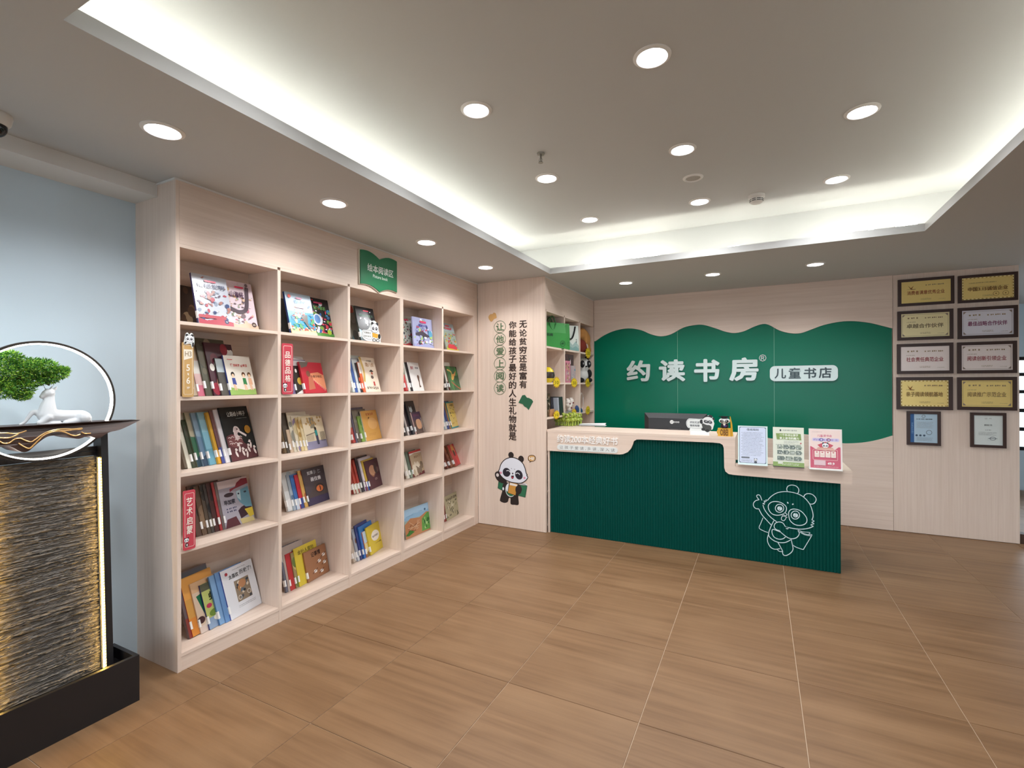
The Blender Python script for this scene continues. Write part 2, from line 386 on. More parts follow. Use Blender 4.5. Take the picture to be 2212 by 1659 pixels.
c = MB(); p = MB()
for z in (0.55, 0.82, 1.08, 1.34, 1.58, 1.80): c.box(2.35, XR, YF+0.03, YF+0.09, z, z+0.05)
for x in (2.35, 3.0, 3.64): c.box(x, x+0.06, YF+0.03, YF+0.09, 0.6, 1.8)
p.box(2.36, XR-0.01, YF+0.057, YF+0.063, 0.56, 1.84); window(3, c, p)
struct(MB().box(2.142, 2.20, YB+0.02, YB+0.11, 0, 0.09).build('trim_4', mat('dark_wood', (70, 48, 36), 0.5)))
struct(MB().box(-30, 30, -30, 40, -0.3, -0.25).build('ground', mat('pavement', (150, 150, 148), 0.9)))

# ------------------------------------------------------------------ ceiling fittings
def downlight(x, y, z, label, group, W, off=None):
    """off: name of a fitting that lies outside the picture, in a row the photograph shows running on"""
    sx = '_offscreen' if off else ''
    r = thing(off+sx if off else 'downlight', label, 'ceiling light', (x, y, z), group)
    MB().lathe([(0.062, -0.004), (0.066, -0.0085), (0.080, -0.003), (0.081, 0.0005)], 28, (x, y, z)).build('trim_ring', WHITE, r, smooth=True)
    MB().lathe([(0.0, -0.0062), (0.05, -0.0060), (0.0625, -0.0048), (0.0625, -0.001), (0, -0.001)], 28, (x, y, z)).build(off+'_lens'+sx if off else 'lens', mat('lamp_lens', (246, 246, 255), 0.4, emit=DOWN_E), r)
    n = off+'_lamp'+sx if off else 'lamp'
    l = bpy.data.lights.new(n, 'SPOT'); l.energy = W; l.spot_size = math.radians(150); l.spot_blend = 0.55; l.shadow_soft_size = 0.06; l.color = (0.985, 0.99, 1.0)
    lo = bpy.data.objects.new(n, l); COL.objects.link(lo); lo.parent = r; lo.location = (0, 0, -0.02); return r
LB, GB = 'round white downlight in the low ceiling above the bookcase front', 'downlights along the bookcase'
for y in (1.168, 2.10, 3.0, 3.895): downlight(-2.25, y, H, LB, GB, DOWN_W)
downlight(-2.25, 0.25, H, 'round white downlight in the low ceiling before the pale blue wall', GB, DOWN_W, 'bookcase_row_downlight')
for x in (-1.272, -0.407, 0.458): downlight(x, 5.2, H, 'round white downlight in the low ceiling in front of the green sign', 'downlights behind the reception desk', DOWN_W)
LP, GP = 'round white downlight in the raised ceiling panel', 'downlights in the raised panel'
for x, y in ((-1.30, 2.16), (-1.30, 3.10), (-1.30, 4.05), (-0.41, 2.16), (-0.41, 3.10), (-0.41, 4.05), (0.485, 3.10), (0.485, 4.05)): downlight(x, y, ZU, LP, GP, DOWN_W)
for x, y, n in ((0.485, 2.16, 'panel_corner_downlight'), (-1.30, 1.22, 'panel_left_downlight'), (-0.41, 1.22, 'panel_middle_downlight'), (0.485, 1.22, 'panel_right_downlight')): downlight(x, y, ZU, LP, GP, DOWN_W, n)
LEDM = mat('cove_led', (255, 253, 240), 0.5, emit=COVE_E)
led = thing('led_strip', 'warm white LED strip lying in the ceiling cove', 'light strip', (CX0, CY0, H+0.02))
d, e = 0.38, 0.03; zl = H+0.026
c = MB(); c.box(CX0-d-0.0115, CX0-d+0.0115, CY0-e, CY1+e, zl, zl+0.004); c.box(CX1+d-0.0115, CX1+d+0.0115, CY0-e, CY1+e, zl, zl+0.004); c.box(CX0-d, CX1+d, CY0-e-0.006, CY0-e+0.006, zl, zl+0.004)
c.box(CX0-d, CX1+d, CY1+e-0.004, CY1+e+0.004, zl, zl+0.004); c.build('strip', LEDM, led)
yl = CY1+0.03                                            # loose loops of the strip that ride up over the lip
for a, b, yy in ((1258, 1299, 564), (1307, 1322, 561), (1356, 1437, 553), (1568, 1603, 526), (1772, 1785, 503), (1801, 1849, 497), (1875, 1888, 490), (1926, 1990, 481)):
    P = [onY(a+(b-a)*t/6, yy+4*(1-2*t/6), yl) for t in range(7)]
    pts = [(P[k].x, yl, (H+0.030 if k in (0, 6) else H+LIP+0.008)) for k in range(7)]
    c = MB(); c.tube(pts, 0.005, 6); c.build('strip_loop', LEDM, led)
STEEL = mat('steel', (150, 148, 142), 0.3, 0.9)
p = onZ(1168, 331, ZU); r = thing('sprinkler', 'small metal fire sprinkler hanging from the raised ceiling', 'sprinkler', (p.x, p.y, ZU))
MB().lathe([(0, 0.0005), (0.024, 0.0005), (0.022, -0.010), (0.010, -0.012), (0, -0.012)], 20, (p.x, p.y, ZU)).build('escutcheon', STEEL, r, smooth=True)
c = MB(); c.lathe([(0.007, -0.011), (0.007, -0.03), (0.004, -0.032), (0.004, -0.05), (0, -0.05)], 12, (p.x, p.y, ZU))
for sx in (-1, 1): c.tube([(p.x+sx*0.006, p.y, ZU-0.03), (p.x+sx*0.012, p.y, ZU-0.042), (p.x+sx*0.004, p.y, ZU-0.056)], 0.002, 6)
c.build('body', STEEL, r); MB().lathe([(0, -0.053), (0.014, -0.056), (0.015, -0.060), (0, -0.060)], 16, (p.x, p.y, ZU)).build('deflector', STEEL, r)
p = onZ(1497, 384, ZU); r = thing('ceiling_speaker', 'unlit round white ceiling fitting with a ring rim', 'ceiling fitting', (p.x, p.y, ZU))
MB().lathe([(0.047, -0.002), (0.055, -0.010), (0.066, -0.004), (0.068, 0.0005)], 28, (p.x, p.y, ZU)).build('rim', WHITE, r, smooth=True)
MB().lathe([(0, -0.003), (0.048, -0.003), (0.048, 0.0005), (0, 0.0005)], 28, (p.x, p.y, ZU)).build('grille', mat('grey_grille', (176, 174, 168), 0.8), r)
p = onZ(1634, 422, ZU); r = thing('smoke_detector', 'white round smoke detector on the raised ceiling', 'smoke detector', (p.x, p.y, ZU))
MB().lathe([(0, 0.0005), (0.058, 0.0005), (0.058, -0.018), (0.050, -0.022)], 28, (p.x, p.y, ZU)).build('base', WHITE, r, smooth=True)
MB().lathe([(0.046, -0.018), (0.044, -0.052), (0.032, -0.062), (0, -0.063)], 28, (p.x, p.y, ZU)).build('chamber', WHITE, r, smooth=True)
c = MB()
for k in range(8):
    a0 = k*math.pi/4+0.08
    for z in (-0.034, -0.046): c.tube([(p.x+0.0455*math.cos(a0+t*0.6/4), p.y+0.0455*math.sin(a0+t*0.6/4), ZU+z) for t in range(5)], 0.0025, 5)
c.build('slot', BLACK, r)
p = onZ(-14, 245, H); r = thing('security_camera', 'white dome security camera with black lens ball on the ceiling', 'security camera', (p.x, p.y, H))
MB().lathe([(0, 0.0005), (0.055, 0.0005), (0.056, -0.008), (0.05, -0.035), (0.042, -0.045)], 28, (p.x, p.y, H)).build('housing', WHITE, r, smooth=True)
MB().ball((p.x, p.y, H-0.052), 0.04, 20, 14).build('lens_ball', mat('lens_black', (16, 16, 18), 0.15), r, smooth=True)

# ------------------------------------------------------------------ bookcases
XBK = -2.99                                              # inner face of the back boards
SHELF = [0.093, 0.633, 1.036, 1.438, 1.838]              # tops of the shelves, bottom to top
ZTOP, BT = 2.226, 0.018
def bookcase(name, label, ups, last):
    """ups: list of (y0,y1) uprights"""
    r = thing(name, label, 'bookcase', (XB, ups[0][0], 0))
    for k, (a, b) in enumerate(ups):
        end = k in (0, len(ups)-1)
        MB().box(XBK-0.09 if (k == 0 and not last) else XBK, XB, a, b, 0.0, ZTOP if not end else ZTOP+0.018).build('side_panel' if end else 'divider', W_V, r)
    for (a0, a1), (b0, b1) in zip(ups[:-1], ups[1:]):
        for z in SHELF: MB().box(XBK, XB-0.001, a1-0.001, b0+0.001, z-BT, z).build('shelf', W_Y, r)
        MB().box(XBK, XB-0.001, a1-0.001, b0+0.001, ZTOP, ZTOP+BT).build('top_board', W_Y, r)
        MB().box(XB-0.022, XB-0.004, a1-0.001, b0+0.001, 0.0, SHELF[0]-BT).build('plinth', W_Y, r)
        MB().box(XBK-0.010, XBK, a1-0.001, b0+0.001, 0.05, ZTOP).build('back_board', W_Y, r)
    return r
bc1 = bookcase('bookcase', 'tall light oak bookcase of three bays beside the pale blue wall', [(1.464, 1.483), (2.063, 2.085), (2.650, 2.673), (3.237, 3.257)], False)
bc2 = bookcase('bookcase', 'tall light oak bookcase of two bays against the lettered end panel', [(3.258, 3.278), (3.845, 3.869), (4.430, 4.452)], True)
MB().box(XW, XB-0.002, 1.4645, 1.4825, ZTOP+0.018, H).build('end_board', W_V, bc1)
MB().box(XW, XBK-0.09, 1.4645, 1.4825, 0.0, ZTOP+0.018).build('end_board', W_V, bc1)
hd = thing('header_panel', 'long plain oak panel above both bookcases below the ceiling', 'panel', (XB, 1.483, ZTOP+BT))
MB().box(XB-0.019, XB-0.001, 1.483, 4.452, ZTOP+BT+0.0005, H).build('board', W_Y, hd)
MB().box(XB-0.019, XB-0.003, 4.4525, YP-0.0005, 0.0, H).build('filler_strip', W_V, hd)

# ------------------------------------------------------------------ books
ROWN = {5: 'bottom shelf', 4: 'fourth shelf', 3: 'middle shelf', 2: 'second shelf', 1: 'top shelf'}
BAYN = {1: 'bay beside blue wall', 2: 'second bay from blue wall', 3: 'middle bay', 4: 'bay second from lettered panel', 5: 'bay beside lettered panel'}
ORD = ['first', 'second', 'third', 'fourth', 'fifth', 'sixth', 'seventh', 'eighth', 'ninth', 'tenth', 'eleventh']
SHZ = {5: SHELF[0], 4: SHELF[1], 3: SHELF[2], 2: SHELF[3], 1: SHELF[4]}
_cm = {}
def solid(c, rough=0.4):
    k = 'cover_%02x%02x%02x' % tuple(c)
    return mat(k, c, rough)
def hexc(h): return tuple(int(h[i:i+2], 16) for i in (0, 2, 4)) if isinstance(h, str) else h
def glyph(P, x0, y0, x1, y1, c, seed=0):
    """a clump of strokes for hand-drawn titles that cannot be read"""
    R = random.Random(seed); w, h = x1-x0, y1-y0; t = min(w, h)*0.15
    for k in range(5):
        if R.random() < 0.5: y = y0+h*R.random(); P.stroke([(x0+w*0.1*R.random(), y), (x1-w*0.1*R.random(), y+h*R.uniform(-.1, .1))], t, c, smooth=False)
        else: x = x0+w*R.random(); P.stroke([(x, y1-h*0.1*R.random()), (x+w*R.uniform(-.15, .15), y0+h*0.1*R.random())], t, c, smooth=False)
def art(P, W, Hh, kind, pal, seed, title=None, tc='222222'):
    R = random.Random(seed); pal = [hexc(p) for p in pal]
    if kind == 'busy':                                   # crowded illustrated cover
        for k in range(84):
            x, y = W*R.uniform(0.06, 0.94), Hh*R.uniform(0.05, 0.7 if k % 4 else 0.95); a = W*R.uniform(0.025, 0.085)
            if R.random() < 0.5: P.ell(x, y, min(a, W-x, x), min(a*R.uniform(.4, 1), y), R.choice(pal), R.uniform(0, 90), 10)
            else: P.poly([(x-a*.7, y-a*.3), (x+a*.6, y-a*.4), (x+a*.7, y+a*.1), (x, y+a*.4), (x-a*.5, y+a*.25)], R.choice(pal))
        P.poly([(0, 0), (W, 0), (W, Hh*.10), (W*.6, Hh*.15), (W*.25, Hh*.09), (0, Hh*.13)], pal[0])
        P.rrect(W*.33, Hh*.86, W*.66, Hh*.895, Hh*.015, (214, 60, 96))
    elif kind == 'photo':                                # painting-like cover
        for k in range(9):
            x, y, a = W*R.random(), Hh*R.random(), W*R.uniform(.1, .3)
            P.ell(min(max(x, a*.6), W-a*.6), min(max(y, a*.8), Hh-a*.8), a*.6, a*.8, R.choice(pal), 0, 12)
    elif kind == 'bands':
        P.rect(0, Hh*.62, W, Hh*.98, pal[0]); P.rect(0, 0.0, W, Hh*.3, pal[-1])
    elif kind == 'hills':
        P.rect(0, Hh*.55, W, Hh, pal[0]); P.poly([(0, 0), (W, 0), (W, Hh*.5), (W*.6, Hh*.62), (W*.3, Hh*.5), (0, Hh*.56)], pal[1]); P.poly([(0, 0), (W, 0), (W, Hh*.2), (W*.5, Hh*.3), (0, Hh*.15)], pal[2])
    if title:
        n = len(title); w = min(W*.8, Hh*.13*n); P.fit(title, W*.5-w/2, Hh*.74, W*.5+w/2, Hh*.83, hexc(tc), 0.015)
def book(loc, phi, lam, W, Hh, T, col, spine, label, group, draw=None, sticker=True, name='picture_book'):
    """loc: bottom spine corner on the shelf; phi turns the far edge inwards, lam leans the top back"""
    phi, lam = math.radians(phi), math.radians(lam)
    r = thing(name, label, 'book', (loc[0], loc[1], loc[2]+T*math.sin(lam)), group)
    r.rotation_euler = (Matrix.Rotation(math.pi/2+phi, 3, 'Z') @ Matrix.Rotation(-lam, 3, 'X')).to_euler()
    ct = 0.0016 if T > 0.008 else 0.0009
    col, spine = hexc(col), hexc(spine)
    b = MB(); b.box(0, W, 0, ct, 0, Hh, col); b.box(0, W, T-ct, T, 0, Hh, col); b.box(0, ct, ct, T-ct, 0, Hh, spine)
    b.box(-0.0002, 0, 0, T, 0, Hh, spine)
    cov = b.build('cover', GLOSSY, r, local=True)
    MB().box(ct, W-0.003, ct, T-ct, 0.003, Hh-0.003).build('pages', PAGES, r, local=True)
    if draw:
        P = PR(); draw(P, W, Hh)
        P.build('cover_print', lambda u, v, w: (u, -w, v), cov, GLOSSY, local=True)
    if sticker:
        z = Hh*0.13; b = MB(); b.box(-0.0007, 0.011, -0.0011, min(T, 0.02), z, z+0.042); b.build('spine_label', TAGW, cov, local=True)
    return r
def cell(row, bay, books, phi=13, lam=14, Xs=-2.838):
    """books left to right: dict(x,t,(w),(c),(s),draw,look); each next one lies in front of the one before"""
    z = SHZ[row]; out = []
    Ys = [onX(b['x'], 829, Xs).y for b in books]; n = len(books)
    grp = 'books on the %s, %s' % (ROWN[row], BAYN[bay])
    for i, b in enumerate(books):
        ph, lm = b.get('phi', phi), b.get('lam', lam); gap = (Ys[i]-Ys[i-1]) if i else 0.09
        T = b.get('T') or min(0.022, max(0.003, 0.92*gap*math.sin(math.radians(max(ph, 3)))*math.cos(math.radians(lm))))
        X = b.get('X', Xs); lo, hi = 0.1, 0.5; y = Ys[i]
        for _ in range(30):                              # height from the pixel row of the top spine corner
            h = (lo+hi)/2; l, p = math.radians(lm), math.radians(ph)
            q = proj((X-h*math.sin(l)*math.cos(p), y-h*math.sin(l)*math.sin(p), z+h*math.cos(l)))
            if q[1] > b['t']: lo = h
            else: hi = h
        W = b.get('w', 0.2)
        if 'r' in b:                                     # width from the pixel column of the far bottom corner
            p = math.radians(ph); a0, a1 = 0.05, 0.5
            for _ in range(30):
                W = (a0+a1)/2; q = proj((X-W*math.sin(p), y+W*math.cos(p), z))
                if q[0] < b['r']: a0 = W
                else: a1 = W
        lab = b.get('label') or '%s book, %s along the %s, %s' % (b['look'], ORD[i], ROWN[row], BAYN[bay])
        out.append(book((X, y, z), ph, lm, W, h, T, b['c'], b.get('s', b['c']), lab, grp, b.get('d'), b.get('st', True)))
    return out
def A(kind, pal, seed, title=None, tc='222222'): return lambda P, W, Hh: art(P, W, Hh, kind, pal, seed, title, tc)
def B(x, t, c, look, s=None, d=None, **k): q = dict(x=x, t=t, c=c, s=s or c, look=look, d=d); q.update(k); return q
BRN = ['7a5a44', '5c4638', '9a8064', '3c322c']

# top shelf: large face-out books, the left one in front of the right one
def d_inv(P, W, h): art(P, W, h, 'busy', ['b04050', '8a96a8', '5e4a60', 'c9ced8', '394a78', 'a8746a'], 3, '揭秘发明', '2a3560'); P.rect(W*.02, h*.14, W*.8, h*.2, hexc('b34a55')); P.ell(W*.8, h*.1, W*.06, W*.06, hexc('303a60')); P.text('70', W*.8, h*.1, W*.06, hexc('f0f0f0'), .02)
def d_sea(P, W, h):
    art(P, W, h, 'busy', ['d9b9a0', '8fa48a', 'c4788c', 'ecdfe4', '7a6a70', 'c8a270'], 9)
    P.stroke([(W*.05, h*.42), (W*.35, h*.36), (W*.62, h*.42), (W*.72, h*.62), (W*.78, h*.9)], W*.13, hexc('5c5058')); P.fit('山海经', W*.12, h*.66, W*.62, h*.78, hexc('4a2c4c'), .02)
    P.ell(W*.84, h*.12, W*.09, W*.09, hexc('5a4a48')); P.text('60', W*.84, h*.12, W*.09, hexc('f3ead8'), .02)
def d_wea(P, W, h):
    P.rect(0, h*.55, W, h, hexc('b8cde0')); P.rect(0, 0, W, h*.56, hexc('2aa0c8')); P.poly([(0, 0), (W, 0), (W, h*.2), (W*.5, h*.14), (0, h*.22)], hexc('e4cc98'))
    art(P, W, h*.75, 'busy', ['e8d8a8', '3c6a9c', '5aa86a', 'd8503c', '2b86b8', 'e4e8e4'], 5); P.ell(W*.14, h*.9, W*.06, W*.06, hexc('d84a3c'))
    P.poly([(W*.45, h*.45), (W*.72, h*.5), (W*.7, h*.3), (W*.8, h*.1), (W*.62, h*.26)], hexc('6e6a64')); P.fit('揭秘天气', W*.3, h*.74, W*.74, h*.83, hexc('3f8fc8'), .02); P.rrect(W*.38, h*.86, W*.62, h*.9, h*.02, hexc('b03a70'))
def d_com(P, W, h):
    art(P, W, h, 'busy', ['c83c4c', '2a5a9c', 'e8e8ec', 'd84860', '3a8ac0', '78a848'], 14); P.rect(0, 0, W, h*.12, hexc('4a8a3a')); P.ell(W*.4, h*.45, W*.2, W*.2, hexc('dfe8f4')); P.ell(W*.38, h*.46, W*.12, W*.15, hexc('5a8ac8'))
    P.ell(W*.8, h*.16, W*.09, W*.09, hexc('a8c83c')); P.fit('秘计算机', W*.3, h*.70, W*.8, h*.8, hexc('6aa058'), .02); P.rrect(W*.35, h*.86, W*.7, h*.9, h*.02, hexc('d04878'))
def d_spc(P, W, h):
    P.poly([(0, 0), (W, 0), (W, h*.3), (W*.6, h*.36), (W*.2, h*.3), (0, h*.36)], hexc('b8ccd4'))
    for k, (x, y, a) in enumerate(((.5, .58, .1), (.72, .6, .08), (.2, .66, .05), (.78, .88, .03))): P.ell(W*x, h*y, W*a, W*a*.7, hexc('d8d8dc'), 40)
    P.stroke([(W*.4, h*.68), (W*.5, h*.6), (W*.52, h*.48)], W*.06, hexc('e8e8e8')); P.stroke([(W*.68, h*.66), (W*.85, h*.55)], W*.03, hexc('c8c8cc'))
    P.fit('揭秘航空航天', W*.14, h*.72, W*.9, h*.8, hexc('4c6a58'), .02); P.rrect(W*.4, h*.88, W*.7, h*.915, h*.015, hexc('d84a60'))
def d_trn(P, W, h):
    art(P, W, h, 'busy', ['9aa0c8', 'c84860', 'e8e8f0', '5a6890', 'a8c878', '3a3a4c'], 21, None); P.poly([(W*.1, h*.48), (W*.45, h*.56), (W*.8, h*.42), (W*.7, h*.36), (W*.4, h*.42), (W*.12, h*.4)], hexc('46404c'))
    P.ell(W*.85, h*.5, W*.1, W*.1, hexc('5aa0c4')); P.fit('揭秘火车', W*.26, h*.70, W*.72, h*.79, hexc('3a3a90'), .02); P.rrect(W*.36, h*.83, W*.66, h*.87, h*.015, hexc('d04a78'))
def d_car(P, W, h):
    P.rect(0, h*.72, W, h, hexc('a8bcc4')); art(P, W, h*.9, 'busy', ['c8b83c', '8a9a78', 'c83c40', 'b8a890', '5a7a4c'], 31); P.poly([(W*.12, h*.1), (W*.85, h*.06), (W*.9, h*.16), (W*.65, h*.24), (W*.2, h*.24)], hexc('cc3440'))
    P.rrect(W*.25, h*.88, W*.6, h*.92, h*.02, hexc('cc3c50')); P.fit('揭秘汽车', W*.15, h*.78, W*.75, h*.85, hexc('c04a50'), .02)
cell(1, 1, [B(396, 612, '4a3c34', 'dark brown', d=A('photo', BRN, 2), phi=8, w=.2, X=-2.90, T=.012, st=False)], phi=8, lam=12)
cell(1, 1, [B(421.5, 589.5, 'c4cad6', 'white', s='46406c', d=d_inv, r=505, T=.014, X=-2.80, label='large pale book titled for inventions, facing out on the top shelf'),
            ], phi=1, lam=14)
cell(1, 1, [B(500, 604, 'e6d4dc', 'pink', d=d_sea, r=559, T=.012, X=-2.835, st=False, label='pink book with a sea serpent drawing tucked behind the inventions book')], phi=1, lam=14)
cell(1, 2, [B(613, 640, '6a6e70', 'grey', X=-2.91, T=.010, w=.2, st=False, d=A('photo', ['5a5e60', '8a8c88'], 4))], phi=6, lam=12)
cell(1, 2, [B(622, 630, 'b9cfdf', 'blue', s='1e3f86', d=d_wea, r=685.5, T=.016, X=-2.80, label='blue and white book about weather, facing out on the top shelf')], phi=1, lam=14)
cell(1, 2, [B(672, 640, '1c2024', 'black', d=d_com, r=723.5, T=.012, X=-2.838, st=False, label='black book about computers tucked behind the weather book')], phi=1, lam=14)
cell(1, 3, [B(762, 655, '8e8a80', 'grey', X=-2.88, T=.010, w=.2, st=False, d=A('photo', ['706c66', 'a8a49a', 'b84a44', '7aa0ac'], 8))], phi=6, lam=12)
cell(1, 3, [B(773.5, 661, '17181c', 'black', s='2c3a38', d=d_spc, r=820, T=.014, X=-2.80, label='black book about space flight, facing out on the top shelf')], phi=1, lam=14)
cell(1, 4, [B(874, 680, 'cdd0c8', 'pale', X=-2.87, T=.012, w=.2, st=False, d=A('busy', ['b84848', 'c8ccc8', '7a8a70', '4a5058'], 17))], phi=4, lam=6)
cell(1, 4, [B(888, 683.5, 'a9aed2', 'lilac', d=d_trn, r=937, T=.014, X=-2.80, st=False, label='lilac book about trains in shiny wrap, facing out on the top shelf')], phi=0, lam=5)
cell(1, 5, [B(963, 696.5, '9fb0a6', 'grey green', d=d_car, r=991, T=.012, X=-2.82, st=False, label='green book with a red car, facing out on the top shelf')], phi=4, lam=14)
# second shelf
def d_kid(P, W, h):
    P.poly([(0, 0), (W, 0), (W, h*.16), (W*.6, h*.12), (0, h*.2)], hexc('8fb05e'))
    for x, hc, bc in ((.22, '2a2422', '3a4a90'), (.62, '5a3a28', '2f7a48'), (.84, '6a4a30', 'd8a888')):
        P.ell(W*x, h*.52, W*.07, W*.08, hexc(hc)); P.ell(W*x, h*.49, W*.045, W*.055, hexc('e8c4a4')); P.poly([(W*(x-.06), h*.43), (W*(x+.06), h*.43), (W*(x+.08), h*.26), (W*(x-.06), h*.26)], hexc(bc))
        P.stroke([(W*x, h*.27), (W*(x+.05), h*.12)], W*.04, hexc('e0b898')); P.stroke([(W*(x-.03), h*.27), (W*(x-.02), h*.12)], W*.04, hexc('e0b898'))
    for k in range(7): glyph(P, W*(.2+.09*k), h*.72, W*(.275+.09*k), h*.79, hexc('c04848'), 40+k)
    P.rect(W*.1, h*.89, W*.3, h*.905, hexc('c84848'))
def d_red(P, W, h):
    P.poly([(W*.25, h*.62), (W*.75, h*.68), (W, h*.58), (W, h*.1), (W*.62, h*.32)], hexc('d88a64')); P.poly([(W*.2, h*.1), (W*.5, h*.14), (W*.46, h*.55), (W*.3, h*.62)], hexc('b86a50')); P.ell(W*.3, h*.62, W*.09, W*.09, hexc('7a4a38'))
    P.fit('小盒乐和红', W*.38, h*.5, W*.9, h*.58, hexc('4a2a24'), .02); P.poly([(0, h), (W*.4, h), (W*.3, h*.86), (W*.05, h*.8)], hexc('6a6058'))
    for k in range(8): P.ring(W*(.5+.06*k), h*(.42-.045*k), W*.025, W*.025, W*.008, hexc('f0c8b0'), 10)
def d_moon(P, W, h): P.ell(W*.3, h*.45, W*.13, W*.13, hexc('b8983c')); P.ell(W*.2, h*.82, W*.05, W*.07, hexc('e4e0d8')); P.poly([(0, 0), (W, 0), (W*.8, h*.2), (W*.3, h*.12)], hexc('d8d4d0'))
def d_pipe(P, W, h):
    P.stroke([(W*.04, h), (W*.12, h*.6), (W*.03, h*.3)], W*.12, hexc('c8a860')); P.fit('隐八侦', W*.32, h*.73, W*.86, h*.85, hexc('a88058'), .02); P.fit('了不起的', W*.42, h*.88, W*.76, h*.92, hexc('3a342c'), .01)
    P.ell(W*.62, h*.6, W*.14, h*.02, hexc('2a2624')); P.ell(W*.62, h*.615, W*.07, h*.03, hexc('2a2624')); P.ell(W*.63, h*.54, W*.06, h*.04, hexc('b85a48')); P.ell(W*.6, h*.43, W*.09, h*.05, hexc('5a4c48')); P.rect(W*.6, h*.18, W*.7, h*.3, hexc('b03a3c'))
    for k in range(6): glyph(P, W*(.12+.13*k), h*.08, W*(.2+.13*k), h*.16, hexc('3a3430'), 60+k)
def d_wolf(P, W, h):
    P.fit('狼灾', W*.2, h*.75, W*.45, h*.86, hexc('a83040'), .03); P.fit('的故', W*.6, h*.77, W*.88, h*.85, hexc('4a4a50'), .02); P.poly([(W*.6, h*.5), (W*.66, h*.56), (W*.74, h*.56), (W*.8, h*.5), (W*.76, h*.4), (W*.72, h*.2), (W*.8, h*.14), (W*.62, h*.12), (W*.66, h*.3), (W*.62, h*.4)], hexc('5c4438'))
def d_bird(P, W, h): art(P, W, h, 'photo', ['2c6a34', '3a7a3c', '1f5a30'], 6); P.stroke([(W*.1, h*.85), (W*.4, h*.75), (W*.35, h*.5), (W*.5, h*.55)], W*.05, hexc('d8b46a')); P.ell(W*.45, h*.55, W*.16, h*.1, hexc('d8a850'), 30); P.poly([(W*.5, h*.62), (W*.8, h*.82), (W*.66, h*.6)], hexc('d88c50')); P.stroke([(W*.25, h*.35), (W*.6, h*.15), (W*.95, h*.02)], W*.05, hexc('9a5a3a'))
cell(2, 1, [B(418, 741, 'b8a48c', 'beige photo', d=A('photo', ['c8b8a0', '98866c'], 11)), B(429, 778, 'c9a8a4', 'grey and pink', d=A('bands', ['c8c4bc', 'c0687c'], 2)), B(446, 730, '4c4a3c', 'tall dark olive', d=A('photo', ['3c3a30', '5c5644', '8a7a66'], 12)),
            B(463, 740, '43202c', 'plum and red', d=A('photo', ['8a2436', '5c1c2c', 'e0dcd4', 'a0705c'], 13)), B(480, 774, '4c4844', 'dark grey', d=A('bands', ['b0bcc0', '524e48'], 3)), B(499, 768, 'dfd8cc', 'cream children', s='3a4686', d=d_kid, r=555, label='cream picture book showing three children at play, second shelf')], Xs=-2.80)
cell(2, 2, [B(629, 769, 'c8c4c0', 'pale grey', st=False), B(633, 776, '5c5478', 'violet', d=A('bands', ['dcd8d8', '6a6080'], 4)), B(641, 790, '25211f', 'black moon', d=d_moon), B(660, 782, 'b82838', 'red', d=d_red, r=707, label='bright red picture book with an orange sail, second shelf')], Xs=-2.80)
cell(2, 3, [B(763, 767, 'c8d2d0', 'pale teal', d=A('photo', ['8fb0b4', 'd8dcd8'], 6)), B(769, 774, '3a5a9c', 'blue'), B(775, 775, 'c4ccd0', 'light grey'), B(781, 784, '2a2a30', 'black and red', d=A('photo', ['b84a34', '3a3a40'], 7)), B(786, 782, 'd8683c', 'orange', d=A('bands', ['e8e0d8', 'd0603c'], 5)), B(792, 771, 'ecdcc8', 'cream', d=d_pipe, r=823.5, label='cream picture book with a black hat drawing, second shelf, middle bay')], Xs=-2.80)
cell(2, 4, [B(877, 788, 'b03a3c', 'red and green', d=A('bands', ['3a6a4a', 'b03a3c'], 6)), B(884, 783, 'dcdcd4', 'white spined'), B(889, 783, '26262a', 'black'), B(893, 782, 'e0dedc', 'white wolf', s='4a3a44', d=d_wolf, r=917, label='white picture book with a brown wolf figure, second shelf')], Xs=-2.80)
cell(2, 5, [B(965, 800, '2c2624', 'dark brown'), B(969, 782, 'd8d8cc', 'white topped', d=A('bands', ['d8d8d0', '2c2a28'], 7)), B(973, 790.6, '2c6236', 'green bird', s='7a2a2c', d=d_bird, r=998, label='green picture book with a golden bird, second shelf, bay beside lettered panel')], Xs=-2.80)
